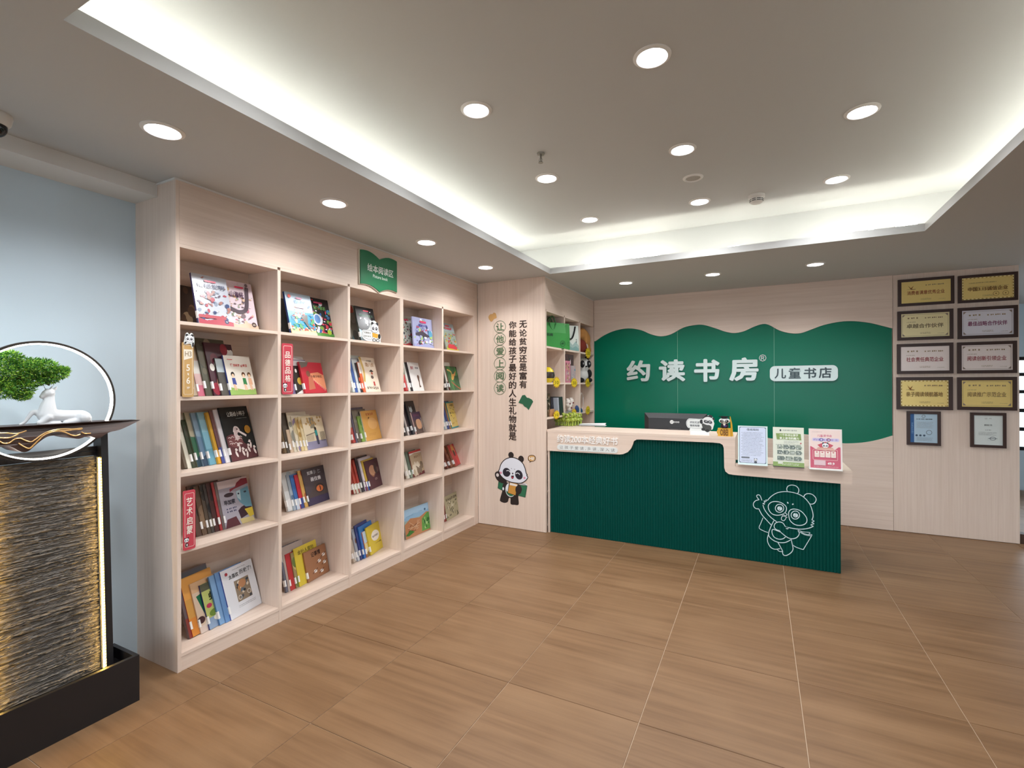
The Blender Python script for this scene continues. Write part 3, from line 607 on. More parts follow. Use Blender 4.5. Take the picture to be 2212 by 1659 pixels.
# middle shelf
def d_duck(P, W, h):
    P.poly([(0, 0), (W, 0), (W, h*.10), (W*.8, h*.22), (W*.58, h*.30), (W*.5, h*.42), (W*.2, h*.5), (W*.02, h*.46), (0, h*.4)], hexc('5a3036'))
    P.ell(W*.30, h*.36, W*.25, h*.12, hexc('7a4a4c')); wl = hexc('ecdedb')
    P.stroke([(W*.42, h*.38), (W*.36, h*.46), (W*.37, h*.55)], W*.13, hexc('cdb9b8')); P.ell(W*.41, h*.57, W*.10, h*.065, hexc('cdb9b8'), -20); P.stroke([(W*.30, h*.53), (W*.36, h*.615), (W*.46, h*.61), (W*.52, h*.55)], W*.035, wl); P.stroke([(W*.44, h*.56), (W*.54, h*.51), (W*.72, h*.43)], W*.055, wl); P.ell(W*.44, h*.575, W*.02, W*.02, hexc('2a1a1c'))
    R = random.Random(5)
    for k in range(16): x, y = W*R.uniform(.06, .45), h*R.uniform(.28, .45); P.stroke([(x, y), (x+W*.05, y+h*.012), (x+W*.1, y-h*.012)], W*.014, wl)
    for x, y, f in ((.22, .12, 1), (.36, .2, -1), (.46, .12, 1), (.58, .08, -1), (.68, .17, 1), (.78, .24, -1), (.88, .12, 1)):
        P.ell(W*x, h*y, W*.035, h*.06, wl, f*18); P.ell(W*(x+f*.01), h*(y+.08), W*.04, h*.028, wl); P.stroke([(W*x, h*(y+.08)), (W*(x+f*.07), h*(y+.07))], W*.018, wl)
    P.ell(W*.80, h*.55, W*.11, W*.11, hexc('c08a30')); P.fit('让路给小鸭子', W*.2, h*.82, W*.86, h*.91, hexc('dfe4e0'), .012); P.lines(W*.48, h*.765, W*.88, h*.785, 1, hexc('a0a8a4'), .5, 0)
def d_boy(P, W, h):
    P.rect(0, h*.5, W, h, hexc('e0d2b4')); P.rect(0, 0, W, h*.24, hexc('8a88a4')); P.rect(W*.34, h*.64, W*.56, h*.98, hexc('8c8470'))
    for k in range(14): P.ell(W*random.Random(k).uniform(.05, .95), h*random.Random(k+50).uniform(.74, .97), W*.05, W*.04, hexc('b89a68'))
    P.stroke([(W*.05, h*.44), (W*.5, h*.5)], W*.02, hexc('5a4a40'))
    for k in range(6): P.stroke([(W*(.08+.06*k), h*.46), (W*(.08+.06*k), h*.26)], W*.012, hexc('6a5a50'))
    P.ell(W*.55, h*.62, W*.05, W*.06, hexc('2a2420')); P.poly([(W*.49, h*.57), (W*.61, h*.57), (W*.62, h*.4), (W*.5, h*.4)], hexc('2a8a88')); P.poly([(W*.5, h*.4), (W*.62, h*.4), (W*.62, h*.12), (W*.52, h*.12)], hexc('3a3e58'))
    for k in range(4): P.stroke([(W*(.76+.06*k), h*.5), (W*(.76+.06*k), h*.2)], W*.02, hexc('4a4038'))
def d_gold(P, W, h): P.poly([(0, 0), (W, 0), (W, h*.3), (W*.75, h*.42), (W*.45, h*.3), (W*.25, h*.5), (0, h*.2)], hexc('cf9e50')); P.ell(W*.6, h*.55, W*.3, h*.2, hexc('d8a868')); P.fit('在背后的', W*.28, h*.83, W*.76, h*.92, hexc('a05030'), .02); P.ell(W*.42, h*.75, W*.05, W*.025, hexc('6a4a2c'), 30); P.lines(W*.25, h*.16, W*.7, h*.24, 3, hexc('a8783c'), .35)
def d_pot(P, W, h): P.rect(0, h*.62, W, h, hexc('3c2448')); P.rect(0, 0, W, h*.62, hexc('4a3834')); P.rrect(W*.25, h*.2, W*.85, h*.66, W*.2, hexc('c89a78')); P.lines(W*.15, h*.8, W*.85, h*.9, 2, hexc('8a4a60')); P.rect(W*.9, 0, W*.93, h*.7, hexc('e0d8d0'))
def d_tiger(P, W, h):
    P.rect(0, h*.95, W, h, hexc('2f8f94')); P.rect(0, 0, W, h*.05, hexc('2f8f94'))
    for k in range(26): R = random.Random(k+3); P.ell(W*R.uniform(.08, .92), h*R.uniform(.08, .8), W*.05, W*.02, hexc(R.choice(['6a5a28', '8a7a3c', '4a4a34', 'a88a3c'])), R.uniform(0, 180), 8)
    P.ell(W*.5, h*.55, W*.2, W*.2, hexc('e0c860')); P.ell(W*.42, h*.57, W*.03, W*.05, hexc('3a3020')); P.ell(W*.58, h*.57, W*.03, W*.05, hexc('3a3020')); P.fit('小老虎', W*.3, h*.82, W*.75, h*.9, hexc('5a4a20'), .01)
def d_cat(P, W, h): P.poly([(W*.25, h*.7), (W*.3, h*.85), (W*.42, h*.78), (W*.55, h*.85), (W*.6, h*.7), (W*.45, h*.64)], hexc('a8b4b8')); P.ell(W*.45, h*.55, W*.22, h*.05, hexc('8a989c'))
cell(3, 1, [B(399, 900, '6a5e50', 'speckled grey', d=A('photo', ['4a4238', '8a7c6c'], 30), st=False), B(406, 895, 'd8d4c4', 'cream spined', st=False), B(417, 908, '3a4634', 'dark green', d=A('photo', ['4a4a3c', '2f3c30'], 31)), B(427, 892, '6f7a64', 'green landscape', d=A('hills', ['b0a890', '3a6a50', '2c3f4a'], 32)),
            B(440, 893, '7d98ac', 'blue grey', d=A('hills', ['8aa4b8', '6a86a0', '3a4a5c'], 33)), B(454, 892, '7fb4c8', 'sky blue', d=A('bands', ['8fbccc', '6aa0b4'], 8)), B(472, 892, 'd0a038', 'yellow', d=A('bands', ['d8a840', 'd8a030'], 9)), B(480, 888, '6c4c50', 'purple brown', d=A('bands', ['7a5450', '46508e'], 10)), B(489, 886, 'dcd8dc', 'white spined'),
            B(501, 882, '141c1e', 'black', d=d_duck, r=560, label='large black picture book of a mother duck with ducklings')], phi=18, lam=16, Xs=-2.822)
cell(3, 2, [B(615, 896, '6a5640', 'brown patterned', d=A('photo', ['8a7658', '4a3c2c'], 41)), B(621, 893, '4c443c', 'dark brown'), B(628, 929, 'c8b098', 'short pink beige'), B(636, 892, 'd4ccb8', 'tall cream', d=A('photo', ['dcd4c0', '8a8a80'], 43)), B(644, 899, 'dcd2bc', 'cream', d=A('photo', ['c8b890', '8a7c98'], 44)), B(652, 903, 'd2bc8c', 'yellow tree', d=A('photo', ['a8864c', 'd8c894'], 45)), B(659, 901, 'd8c8a0', 'sandy', d=A('photo', ['b89a60', 'e0d4b0'], 46)),
            B(665, 903, 'dccfb2', 'cream boy', d=d_boy, r=708, label='cream picture book of a boy in a teal jacket by railings')], Xs=-2.848)
cell(3, 3, [B(763, 905, 'a84a44', 'short red and grey', d=A('bands', ['8a8078', 'a83c3c'], 11)), B(770, 882, '5a5668', 'purple grey', st=False), B(774, 886, '6e675c', 'grey', d=A('bands', ['7a7468', '5c564c'], 12)), B(783, 900, '7a9c4a', 'green leafy', d=A('photo', ['4a7a34', 'd8a03c', 'b8c890'], 51)), B(792, 889, 'd09c50', 'golden', s='dcd4c4', d=d_gold, r=825, label='golden picture book of sand dunes, middle shelf, middle bay')], Xs=-2.85)
cell(3, 4, [B(876, 890, '2e2a2a', 'dark grey'), B(883, 876, 'd8d0cc', 'white edged'), B(885, 874, '2a2024', 'black', d=A('bands', ['34262a', '2a2024'], 13)), B(893, 868, '23262c', 'black cat', d=d_cat, label='black picture book with a pale cat face, middle shelf'), B(900, 892, '4a3038', 'purple', s='d8b8b0', d=d_pot, r=918, label='purple and brown picture book of a clay pot, middle shelf')], phi=16, lam=16, Xs=-2.83)
cell(3, 5, [B(962, 880, '9ab0bc', 'pale blue', d=A('bands', ['8fa8b4', 'c8ccc8'], 14)), B(969, 868, '3f4c84', 'blue'), B(973, 870, '9c7448', 'brown'), B(977, 869, 'd8c070', 'yellow', s='2f8f94', d=d_tiger, r=993, label='yellow picture book edged in teal, middle shelf')], phi=15, lam=15, Xs=-2.85)
# fourth shelf
def d_pic(P, W, h):
    P.rect(0, h*.84, W, h, hexc('d4c4c4')); P.poly([(0, 0), (W*.5, 0), (W*.4, h*.2), (W*.1, h*.18)], hexc('5a2c34')); P.poly([(W*.5, h*.3), (W*.62, h*.36), (W*.95, h*.42), (W, h*.2), (W*.55, h*.12)], hexc('3a2430'))
    P.poly([(W*.55, h*.72), (W*.98, h*.78), (W, h*.32), (W*.78, h*.34), (W*.6, h*.48), (W*.55, h*.58)], hexc('6a9cb0')); P.poly([(W*.56, h*.72), (W*.7, h*.74), (W*.66, h*.5), (W*.56, h*.58)], hexc('b4ccd4')); P.ell(W*.62, h*.66, W*.03, h*.02, hexc('2a3440')); P.ell(W*.85, h*.67, W*.05, h*.02, hexc('2a3440'))
    P.poly([(W*.35, h*.73), (W*.5, h*.78), (W, h*.84), (W, h*.96), (W*.8, h*.97), (W*.62, h*.9), (W*.55, h*.82), (W*.36, h*.8)], hexc('8c2c3c')); P.poly([(W*.72, h*.3), (W, h*.3), (W, h*.12), (W*.85, h*.1)], hexc('d8c040')); P.poly([(W*.5, h*.12), (W*.95, h*.1), (W, 0), (W*.55, 0)], hexc('d8c88c'))
    P.ell(W*.3, h*.68, W*.16, h*.045, hexc('35242c')); P.fit('毕加索', W*.1, h*.48, W*.46, h*.58, hexc('222030'), .03); P.lines(W*.14, h*.3, W*.46, h*.42, 2, hexc('4a4a64'), .6)
def d_dino(P, W, h):
    P.poly([(0, 0), (W, 0), (W, h*.24), (W*.5, h*.22), (0, h*.28)], hexc('3c3450')); P.poly([(0, h*.28), (W*.2, h*.34), (W*.45, h*.6), (W*.75, h*.54), (W, h*.32), (W, h*.2), (0, h*.2)], hexc('4a4040')); P.ell(W*.6, h*.4, W*.2, h*.13, hexc('382e30')); P.ell(W*.6, h*.39, W*.15, h*.09, hexc('d0703c')); P.ell(W*.62, h*.39, W*.02, h*.08, hexc('201818'))
    P.fit('如果', W*.2, h*.82, W*.45, h*.92, hexc('dcdce0'), .02); P.fit('画住兽', W*.3, h*.63, W*.74, h*.74, hexc('e4e4e8'), .02)
    for k in range(2): glyph(P, W*(.48+.17*k), h*.8, W*(.6+.17*k), h*.93, hexc('8a8890'), 70+k)
def d_maroon(P, W, h): P.ell(W*.45, h*.62, W*.24, h*.19, hexc('b88868')); P.ell(W*.72, h*.66, W*.14, h*.2, hexc('3a2426')); P.ell(W*.84, h*.6, W*.08, h*.1, hexc('6a4a48')); P.stroke([(W*.3, h*.48), (W*.45, h*.4), (W*.6, h*.5)], W*.04, hexc('8a5a44')); P.lines(W*.5, h*.26, W*.68, h*.34, 2, hexc('c8a8a0'))
def d_cloth(P, W, h): P.rect(0, h*.9, W, h, hexc('c03c3c')); P.poly([(0, h*.84), (W*.4, h*.9), (W, h*.86), (W, h*.92), (0, h*.92)], hexc('e4dcd4')); P.rect(0, 0, W, h*.12, hexc('6c2c30')); P.fit('漫遊天下', W*.3, h*.7, W*.82, h*.79, hexc('7a5a44'), .01); art(P, W, h*.6, 'photo', ['b8a890', '7a6a58', 'd8ccb8', '8a4a40'], 61)
def d_redl(P, W, h): art(P, W, h, 'photo', ['c83c3c', '5a2a24', 'd88a4c', 'e4dcd4', 'b02c34'], 71); glyph(P, W*.3, h*.7, W*.7, h*.9, hexc('d8a850'), 5)
cell(4, 1, [B(424, 1052, '5c4438', 'brown portrait', d=A('photo', BRN, 81), st=False), B(437, 1052, '6a5240', 'brown landscape', d=A('photo', ['8a7058', '4c3a2e'], 82)), B(449, 1049, '5a4c40', 'dark brown', d=A('photo', ['3c3630', '8a7864'], 83)), B(457, 1047, '4c4440', 'black brown', d=A('photo', ['2f2b2b', '7a705c'], 84)), B(464, 1045, '4c2c2a', 'dark maroon', d=A('photo', ['5c2a28', '322220'], 85)), B(475, 1043, 'a83c40', 'red', d=A('bands', ['b04444', 'a4383c'], 15)),
            B(481, 1042, '6e6260', 'grey brown', d=A('bands', ['7a6c68', '6a5c5a'], 16), st=False), B(487, 1042.5, 'a8a4b0', 'grey cubist', d=d_pic, r=551, label='grey book with a blue cubist face in red cap')], Xs=-2.86, phi=9, lam=15)
cell(4, 2, [B(622, 1023.5, 'd0d2d2', 'white', d=A('photo', ['e0e0e0', 'a8b4bc'], 91)), B(634, 1027, 'a4b0bc', 'blue grey', d=A('photo', ['5a7090', 'c8ccd0'], 92)), B(641, 1027, '3c6cac', 'blue white', d=A('bands', ['3c70b4', 'c8d0dc'], 17)), B(650, 1027, 'b8283c', 'red', d=A('bands', ['c02c40', '3a4a8a'], 18)), B(659, 1018, 'd0a45c', 'gold patterned', d=A('photo', ['a8603c', '7a7a48', 'e0bc7c'], 93)), B(667, 1016, '4a4248', 'grey dragon', d=d_dino, r=716, label='dark grey picture book with an orange reptile eye')], Xs=-2.855, phi=11, lam=15)
cell(4, 3, [B(764, 997, '8c3a34', 'dark red', d=A('bands', ['9a4038', 'c8c0b0'], 19)), B(770, 996, 'a84438', 'brick red', d=A('bands', ['a84438', 'c4c4b4'], 20)), B(777, 995, 'a03c34', 'red brown', d=A('bands', ['b04a3c', '9a948c'], 21)), B(783, 990, '2f2a34', 'black', d=A('photo', ['3f3034', '2a2a30'], 94)), B(790, 991.5, 'd4ccd8', 'white and purple', d=A('bands', ['dcd8e0', '6a2a64'], 22)), B(795, 996, 'c0a040', 'yellow and blue', d=A('bands', ['d0b048', '3a5aa0'], 23)), B(800, 998, '4c2630', 'maroon', d=d_maroon, r=828, label='maroon picture book with a tan bear, fourth shelf')], Xs=-2.845, phi=16, lam=15)
cell(4, 4, [B(880, 982, 'd8d4c8', 'white edged'), B(887, 977, '5c6e60', 'grey green', d=A('photo', ['3c5448', '8a9a88'], 95)), B(894, 977, 'b6a084', 'tan', s='8a4a40', d=d_cloth, r=920, label='tan picture book with a red cloth top, fourth shelf')], Xs=-2.865, phi=12, lam=14)
cell(4, 5, [B(966, 972, '5c3028', 'dark brown red', d=A('photo', ['7a3c2c', '402420'], 96)), B(974, 966, '6a3a28', 'brown', d=A('photo', ['8a5234', '4a2a20'], 97)), B(984, 964.6, 'b03434', 'red patterned', s='8a5a40', d=d_redl, r=1003, label='red patterned picture book leaning far back, fourth shelf')], Xs=-2.83, phi=16, lam=24)
# bottom shelf
def d_hist(P, W, h):
    P.rect(W*.32, h*.26, W*.78, h*.7, hexc('8c7c68'))
    for k in range(22): R = random.Random(k); P.ell(W*R.uniform(.36, .74), h*R.uniform(.29, .66), W*.045, W*.035, hexc(R.choice(['3f444c', 'd8ccb8', 'b08050', '5a6a78', '20242c'])), R.uniform(0, 180), 9)
    P.ell(W*.55, h*.6, W*.12, h*.08, hexc('b8845c')); P.ring(W*.4, h*.34, W*.05, W*.05, W*.015, hexc('e0d8cc')); P.ring(W*.7, h*.38, W*.05, W*.05, W*.015, hexc('e0d8cc'))
    P.fit('太喜欢', W*.2, h*.77, W*.5, h*.86, hexc('2c2c30'), .01); P.fit('历史了!', W*.54, h*.79, W*.92, h*.88, hexc('2c2c30'), .01); P.ell(W*.15, h*.9, W*.04, W*.04, hexc('a83440')); P.lines(W*.35, h*.92, W*.75, h*.945, 1, hexc('8a8a8a')); P.lines(W*.3, h*.14, W*.85, h*.2, 2, hexc('6a6a6a'), .3)
def d_worm(P, W, h): P.rect(0, 0, W, h*.14, hexc('dcc8bc')); P.poly([(W*.1, h*.72), (W*.5, h*.78), (W*.55, h*.35), (W*.25, h*.3)], hexc('1f6a48')); P.rect(0, h*.8, W, h, hexc('d8b088')); P.ell(W*.1, h*.25, W*.12, h*.07, hexc('4a2c2c')); P.ell(W*.4, h*.14, W*.2, h*.12, hexc('e8e0d4')); P.rect(W*.35, h*.16, W*.6, h*.26, hexc('a03c44'))
def d_ant(P, W, h): P.rect(0, 0, W, h*.24, hexc('8fa4c0')); P.rect(0, h*.84, W, h, hexc('5c5c48')); P.fit('蚯', W*.2, h*.6, W*.5, h*.78, hexc('3a3c20'), .03); P.fit('日', W*.42, h*.42, W*.62, h*.56, hexc('3a3c20'), .03); P.ell(W*.15, h*.5, W*.09, h*.05, hexc('b83c5c')); P.ell(W*.3, h*.32, W*.2, h*.08, hexc('6f8a3a')); P.ell(W*.4, h*.2, W*.2, h*.07, hexc('e0dccc'))
def d_blue(P, W, h): P.stroke([(W*.25, h*.08), (W*.2, h*.92), (W*.85, h*.92), (W*.85, h*.08)], W*.03, hexc('4a7cb0'), True, False); P.fit('太喜', W*.3, h*.5, W*.5, h*.62, hexc('c8d8ec'), .02)
def d_map(P, W, h):
    P.ell(W*.68, h*.4, W*.28, h*.27, hexc('4c4a2c')); P.ell(W*.68, h*.4, W*.265, h*.255, hexc('4c8c3c')); P.ell(W*.78, h*.35, W*.1, h*.08, hexc('3c7cb0')); P.fit('金针人冒险', W*.14, h*.8, W*.86, h*.91, hexc('5c5020'), .01); P.lines(W*.4, h*.74, W*.7, h*.77, 1, hexc('7a6c20'))
def d_note(P, W, h):
    P.fit('记事情', W*.3, h*.74, W*.72, h*.9, hexc('3a2218'), .03)
    for x, y, a in ((.62, .52, 20), (.85, .66, -20), (.84, .4, 30), (.38, .25, 40), (.66, .16, 20)): P.rrect(W*x-W*.07, h*y-h*.05, W*x+W*.07, h*y+h*.05, h*.04, hexc('ece4dc')); P.stroke([(W*(x-.14), h*(y-.05)), (W*(x+.12), h*(y+.07))], W*.02, hexc('5a3826'))
def d_yel(P, W, h): P.ell(W*.55, h*.58, W*.3, h*.19, hexc('efe8dc')); P.fit('真正的国王', W*.33, h*.54, W*.77, h*.61, hexc('3a3428'), .01); P.lines(W*.45, h*.28, W*.75, h*.32, 1, hexc('6c5c20')); P.fit('绘本', W*.74, h*.27, W*.88, h*.32, hexc('4a4020'), .02)
def d_land(P, W, h):
    P.rect(0, h*.62, W, h, hexc('8fb8d8')); P.poly([(0, h*.72), (W*.3, h*.8), (W*.7, h*.74), (W, h*.82), (W, h), (0, h)], hexc('a4c8e4')); P.poly([(0, 0), (W, 0), (W, h*.62), (W*.75, h*.7), (W*.5, h*.58), (W*.2, h*.66), (0, h*.5)], hexc('b88058')); P.poly([(W*.55, h*.06), (W, h*.04), (W, h*.62), (W*.78, h*.66), (W*.58, h*.5)], hexc('5c9c48'))
    for k in range(24): R = random.Random(k); P.ell(W*R.uniform(.6, .95), h*R.uniform(.12, .5), W*.03, h*.05, hexc(R.choice(['3c7a34', '8cbc6c', '2f6a30', 'a8cc88'])))
    for k in range(12): R = random.Random(k+99); P.stroke([(W*R.uniform(.05, .4), h*R.uniform(.1, .4)), (W*R.uniform(.15, .5), h*R.uniform(.15, .55))], h*.02, hexc(R.choice(['8a5034', 'd8b08c', '6a3c28'])))
    P.poly([(0, h*.12), (W*.15, h*.26), (W*.3, h*.16), (W*.1, h*.08)], hexc('3c7a34')); P.fit('青', W*.68, h*.76, W*.74, h*.84, hexc('2f5a7a'), .02); P.lines(W*.48, h*.78, W*.62, h*.81, 1, hexc('4a78a0')); P.lines(W*.05, h*.74, W*.3, h*.77, 1, hexc('4a78a0'))
def d_rock(P, W, h):
    for k in range(30): R = random.Random(k+7); P.ell(W*R.uniform(.08, .92), h*R.uniform(.06, .72), W*.07, h*.035, hexc(R.choice(['5a5644', '8a8468', 'cfc8ac', '6e7058'])), R.uniform(0, 180), 9)
    for k in range(6): glyph(P, W*(.1+.14*k), h*.78, W*(.22+.14*k), h*.9, hexc('5c5440'), 80+k)
cell(5, 1, [B(408, 1245, '6a5a5c', 'dark grey topped', d=A('bands', ['5c5c64', '8a3c34'], 24), st=False), B(415, 1255, 'd09a4c', 'orange', s='b82c30', d=A('bands', ['e0a050', 'd88a3c'], 25), T=.02, label='thick orange book with a red spine, bottom shelf beside blue wall'), B(433, 1264, 'd8c0a8', 'tan and green', d=d_worm), B(452, 1266, 'b8c070', 'lime green', s='3a3f7c', d=d_ant), B(474, 1248, '7fa4cc', 'light blue', s='5c88b8', d=d_blue), B(487, 1240, '6a90c0', 'mid blue', st=False), B(498, 1237, 'e2e4ea', 'white', s='4a52a8', d=d_hist, r=566, label='large white book on history leaning on the bottom shelf')], Xs=-2.812, phi=12.5, lam=17)
cell(5, 2, [B(617, 1186, '6a6a78', 'blue patterned', d=A('photo', ['3a4060', 'b8b4b0'], 98)), B(622, 1184, 'b4a49c', 'grey diary', st=False), B(627, 1199, 'b83c3c', 'red slim', d=A('bands', ['b83c40', 'b43838'], 26)), B(639, 1196, '9c8c64', 'olive', d=A('photo', ['6a7a44', 'c8b078'], 99)), B(646, 1187, 'd8c040', 'yellow', d=d_map, w=.23, label='yellow picture book with a green round map, bottom shelf'), B(665, 1196, '9c6c4c', 'brown', d=d_note, r=712, label='brown square picture book with white birds, bottom shelf')], Xs=-2.852, phi=10.5, lam=12)
cell(5, 3, [B(763, 1150, 'b8a898', 'white and brown', d=A('photo', ['8a6a58', 'd0ccc8'], 101)), B(772, 1145, '9aa0ac', 'grey', d=A('photo', ['7a5c50', 'c8ccd0'], 102)), B(779, 1137, '2c3c7c', 'navy', d=A('bands', ['30427f', '2a3870'], 27)), B(786, 1140, '2c6cb8', 'bright blue', d=A('bands', ['3078c0', '2868b4'], 28), w=.22), B(792, 1151, 'd87c4c', 'orange', d=A('hills', ['b8cce0', 'd8c890', '8a6a3c'], 103)), B(801, 1142, 'd4bc3c', 'yellow', d=d_yel, r=829.5, label='yellow picture book with a white oval, bottom shelf middle bay')], Xs=-2.845, phi=16, lam=13)
cell(5, 4, [B(876, 1104, '9cb4b0', 'landscape', d=d_land, r=938.5, T=.008, st=False, label='wide picture book with a green and brown landscape, bottom shelf')], phi=0, lam=7, Xs=-2.85)
cell(5, 5, [B(960, 1082, '8c3c34', 'red spined', d=A('photo', ['8a7a64', '6a3c34'], 104)), B(964, 1074.5, 'b0a888', 'grey green rock', s='8c3c38', d=d_rock, r=992, label='grey patterned picture book with pebble drawings, bottom shelf')], phi=8, lam=8, Xs=-2.862)

# ------------------------------------------------------------------ book-shaped bay sign, shelf tags, panda cut-out
def book_shape(x0, y0, x1, y1, sag=0.12, k=6):
    """outline of an open book seen from the front, corners rounded"""
    w, h = x1-x0, y1-y0; m = (x0+x1)/2; top = []; bt = []
    for i in range(k+1): t = i/k; top.append((x0+w/2*t, y1-sag*h*(t**2.2)+0.05*h*math.sin(math.pi*t)))
    for i in range(1, k+1): t = 1-i/k; top.append((x1-w/2*t, y1-sag*h*(t**2.2)+0.05*h*math.sin(math.pi*t)))
    for i in range(k+1): t = i/k; bt.append((x1-w/2*t, y0+0.0-sag*h*(t**2.2)+0.05*h*math.sin(math.pi*t)))
    for i in range(1, k+1): t = 1-i/k; bt.append((x0+w/2*t, y0-sag*h*(t**2.2)+0.05*h*math.sin(math.pi*t)))
    return top+bt
a, b = onX(774, 640, XB), onX(855, 580, XB)
y0, y1 = a.y, b.y; z1, z0 = onX(775, 538, XB).z, onX(775, 614, XB).z
r = thing('bay_sign', 'green open book shaped sign with white Chinese lettering on the header panel', 'sign', (XB, y0, z0))
zb = 0.03*(z1-z0)
MB().prism(book_shape(y0, z0, y1, z1), FX(XB), -0.0005, 0.010).build('backing', mat('cream_board', (214, 200, 180), 0.5), r)
fc = MB().prism(book_shape(y0+.008, z0+.006, y1-.004, z1-.004), FX(XB), 0.010, 0.016).build('face', mat('bright_green_board', (28, 118, 76), 0.4), r)
P = PR(); w = y1-y0; h = z1-z0
P.fit('绘本阅读区', y0+w*.19, z0+h*.44, y0+w*.88, z0+h*.66, (232, 238, 232), .02); P.fit('Picture book', y0+w*.33, z0+h*.29, y0+w*.72, z0+h*.38, (226, 236, 228), .012)
P.build('lettering', FX(XB+0.016), fc)
def panda_face(P, cx, cy, s, ring=True):
    """simple panda head drawing of half-width s"""
    for q in (-1, 1): P.ell(cx+q*s*.62, cy+s*.78, s*.34, s*.36, (28, 26, 28))
    if ring: P.ell(cx, cy, s*1.04, s*.9, (40, 38, 42))
    P.ell(cx, cy, s*.97, s*.83, (238, 238, 240))
    for q in (-1, 1):
        P.ell(cx+q*s*.42, cy-s*.08, s*.29, s*.32, (30, 28, 36), q*20); P.ell(cx+q*s*.38, cy-s*.02, s*.12, s*.13, (236, 236, 240)); P.ell(cx+q*s*.38, cy-s*.03, s*.07, s*.08, (24, 22, 26))
    P.ell(cx, cy-s*.3, s*.1, s*.06, (30, 28, 30)); P.stroke([(cx-s*.12, cy-s*.42), (cx, cy-s*.48), (cx+s*.12, cy-s*.42)], s*.05, (60, 40, 44))
def shelf_tag(name, px, col, label, txt, yts, foot=True, lt=(244, 236, 222)):
    """upright tag board clipped to a shelf edge; px = x0,y0,x1,y1 of the board"""
    X = XB+0.004; A0, A1 = onX(px[0], px[3], X), onX(px[2], px[1], X); u0, u1, v0, v1 = A0.y, A1.y, A0.z, A1.z
    r = thing(name, label, 'shelf tag', (X, u0, v0)); w, h = u1-u0, v1-v0
    pts = rrect_pts(u0, v0, u1, v1, w*.16); pts = [(max(p[0], u0) if p[0] > u0+w*.5 else (u0 if p[0] < u0+w*.3 else p[0]), p[1]) for p in pts]
    bd = MB().prism(rrect_pts(u0, v0, u1, v1, w*.14), FX(X), 0.0, 0.006).build('board', mat('tag_%02x%02x%02x' % col, col, 0.4), r)
    P = PR(); P.stroke(rrect_pts(u0+w*.12, v0+h*.05, u1-w*.12, v1-h*.05, w*.1), w*.025, lt, True, False)
    for t, ya, yb, k in yts:
        za, zb = onX(px[0], yb, X).z, onX(px[0], ya, X).z; P.fit(t, u0+w*(.5-k/2), za, u0+w*(.5+k/2), zb, lt, .012)
    if foot:
        panda_face(P, u0+w*.24, v0+h*.17, w*.2); P.ell(u0+w*.26, v0+h*.09, w*.12, h*.035, (30, 28, 30)); P.ell(u0+w*.27, v0+h*.09, w*.05, h*.022, (232, 232, 230))
    P.build('lettering', FX(X+0.006), bd); return r, u0, u1, v0, v1
k = 5.53
r, u0, u1, v0, v1 = shelf_tag('shelf_tag', (393, 740.5, 416.5, 858), (198, 158, 98), 'gold shelf tag reading H3 with a panda head on top', '', [('5', 787, 801, .3), ('~', 805, 811, .12), ('6', 815, 829, .32), ('岁', 835, 841, .28)], foot=False)
P = PR(); w = u1-u0; za, zb = onX(396, 778, XB).z, onX(396, 754.5, XB).z
P.poly([(u0+w*.1, za), (u0+w*.1, zb), (u1-w*.1, zb), (u1-w*.1, za+(zb-za)*.25)], (236, 226, 208)); P.fit('H3', u0+w*.22, za+(zb-za)*.36, u1-w*.2, za+(zb-za)*.82, (150, 128, 96), .012); P.build('code_plate', FX(XB+0.0105), r)
cx, cz, s = (u0+u1)/2+w*.1, v1+w*.35, w*.42
b = MB(); b.prism(smooth_pts([(cx-s*1.1, cz-s*1.3), (cx-s*1.0, cz), (cx-s*.75, cz+s*1.0), (cx-s*.4, cz+s*1.35), (cx, cz+s*.95), (cx+s*.4, cz+s*1.35), (cx+s*.8, cz+s*1.0), (cx+s*1.05, cz), (cx+s*1.0, cz-s*1.2), (cx+s*.6, cz-s*2.0), (cx+s*.2, cz-s*1.1)], True), FX(XB+0.010), 0.0, 0.004); tp = b.build('panda_topper', ACRYL, r)
P = PR(); panda_face(P, cx, cz, s*.92); P.ell(cx-s*.9, cz-s*.95, s*.18, s*.3, (34, 30, 32), -40); P.stroke([(cx+s*.75, cz-s*.8), (cx+s*.7, cz-s*1.75)], s*.35, (34, 30, 32)); P.build('panda_print', FX(XB+0.0142), tp)
shelf_tag('shelf_tag', (608.5, 743, 631.5, 852), (192, 58, 74), 'red shelf tag with four white characters on second shelf', '', [('品', 759, 773, .5), ('德', 776, 790, .5), ('品', 793, 807, .5), ('格', 810, 824, .5)])
shelf_tag('shelf_tag', (395, 1056.5, 420.5, 1190.5), (194, 66, 80), 'red shelf tag on the fourth shelf beside the brown books', '', [('艺', 1077, 1095, .5), ('术', 1098, 1115, .5), ('启', 1119, 1136, .5), ('蒙', 1138, 1156, .5)])
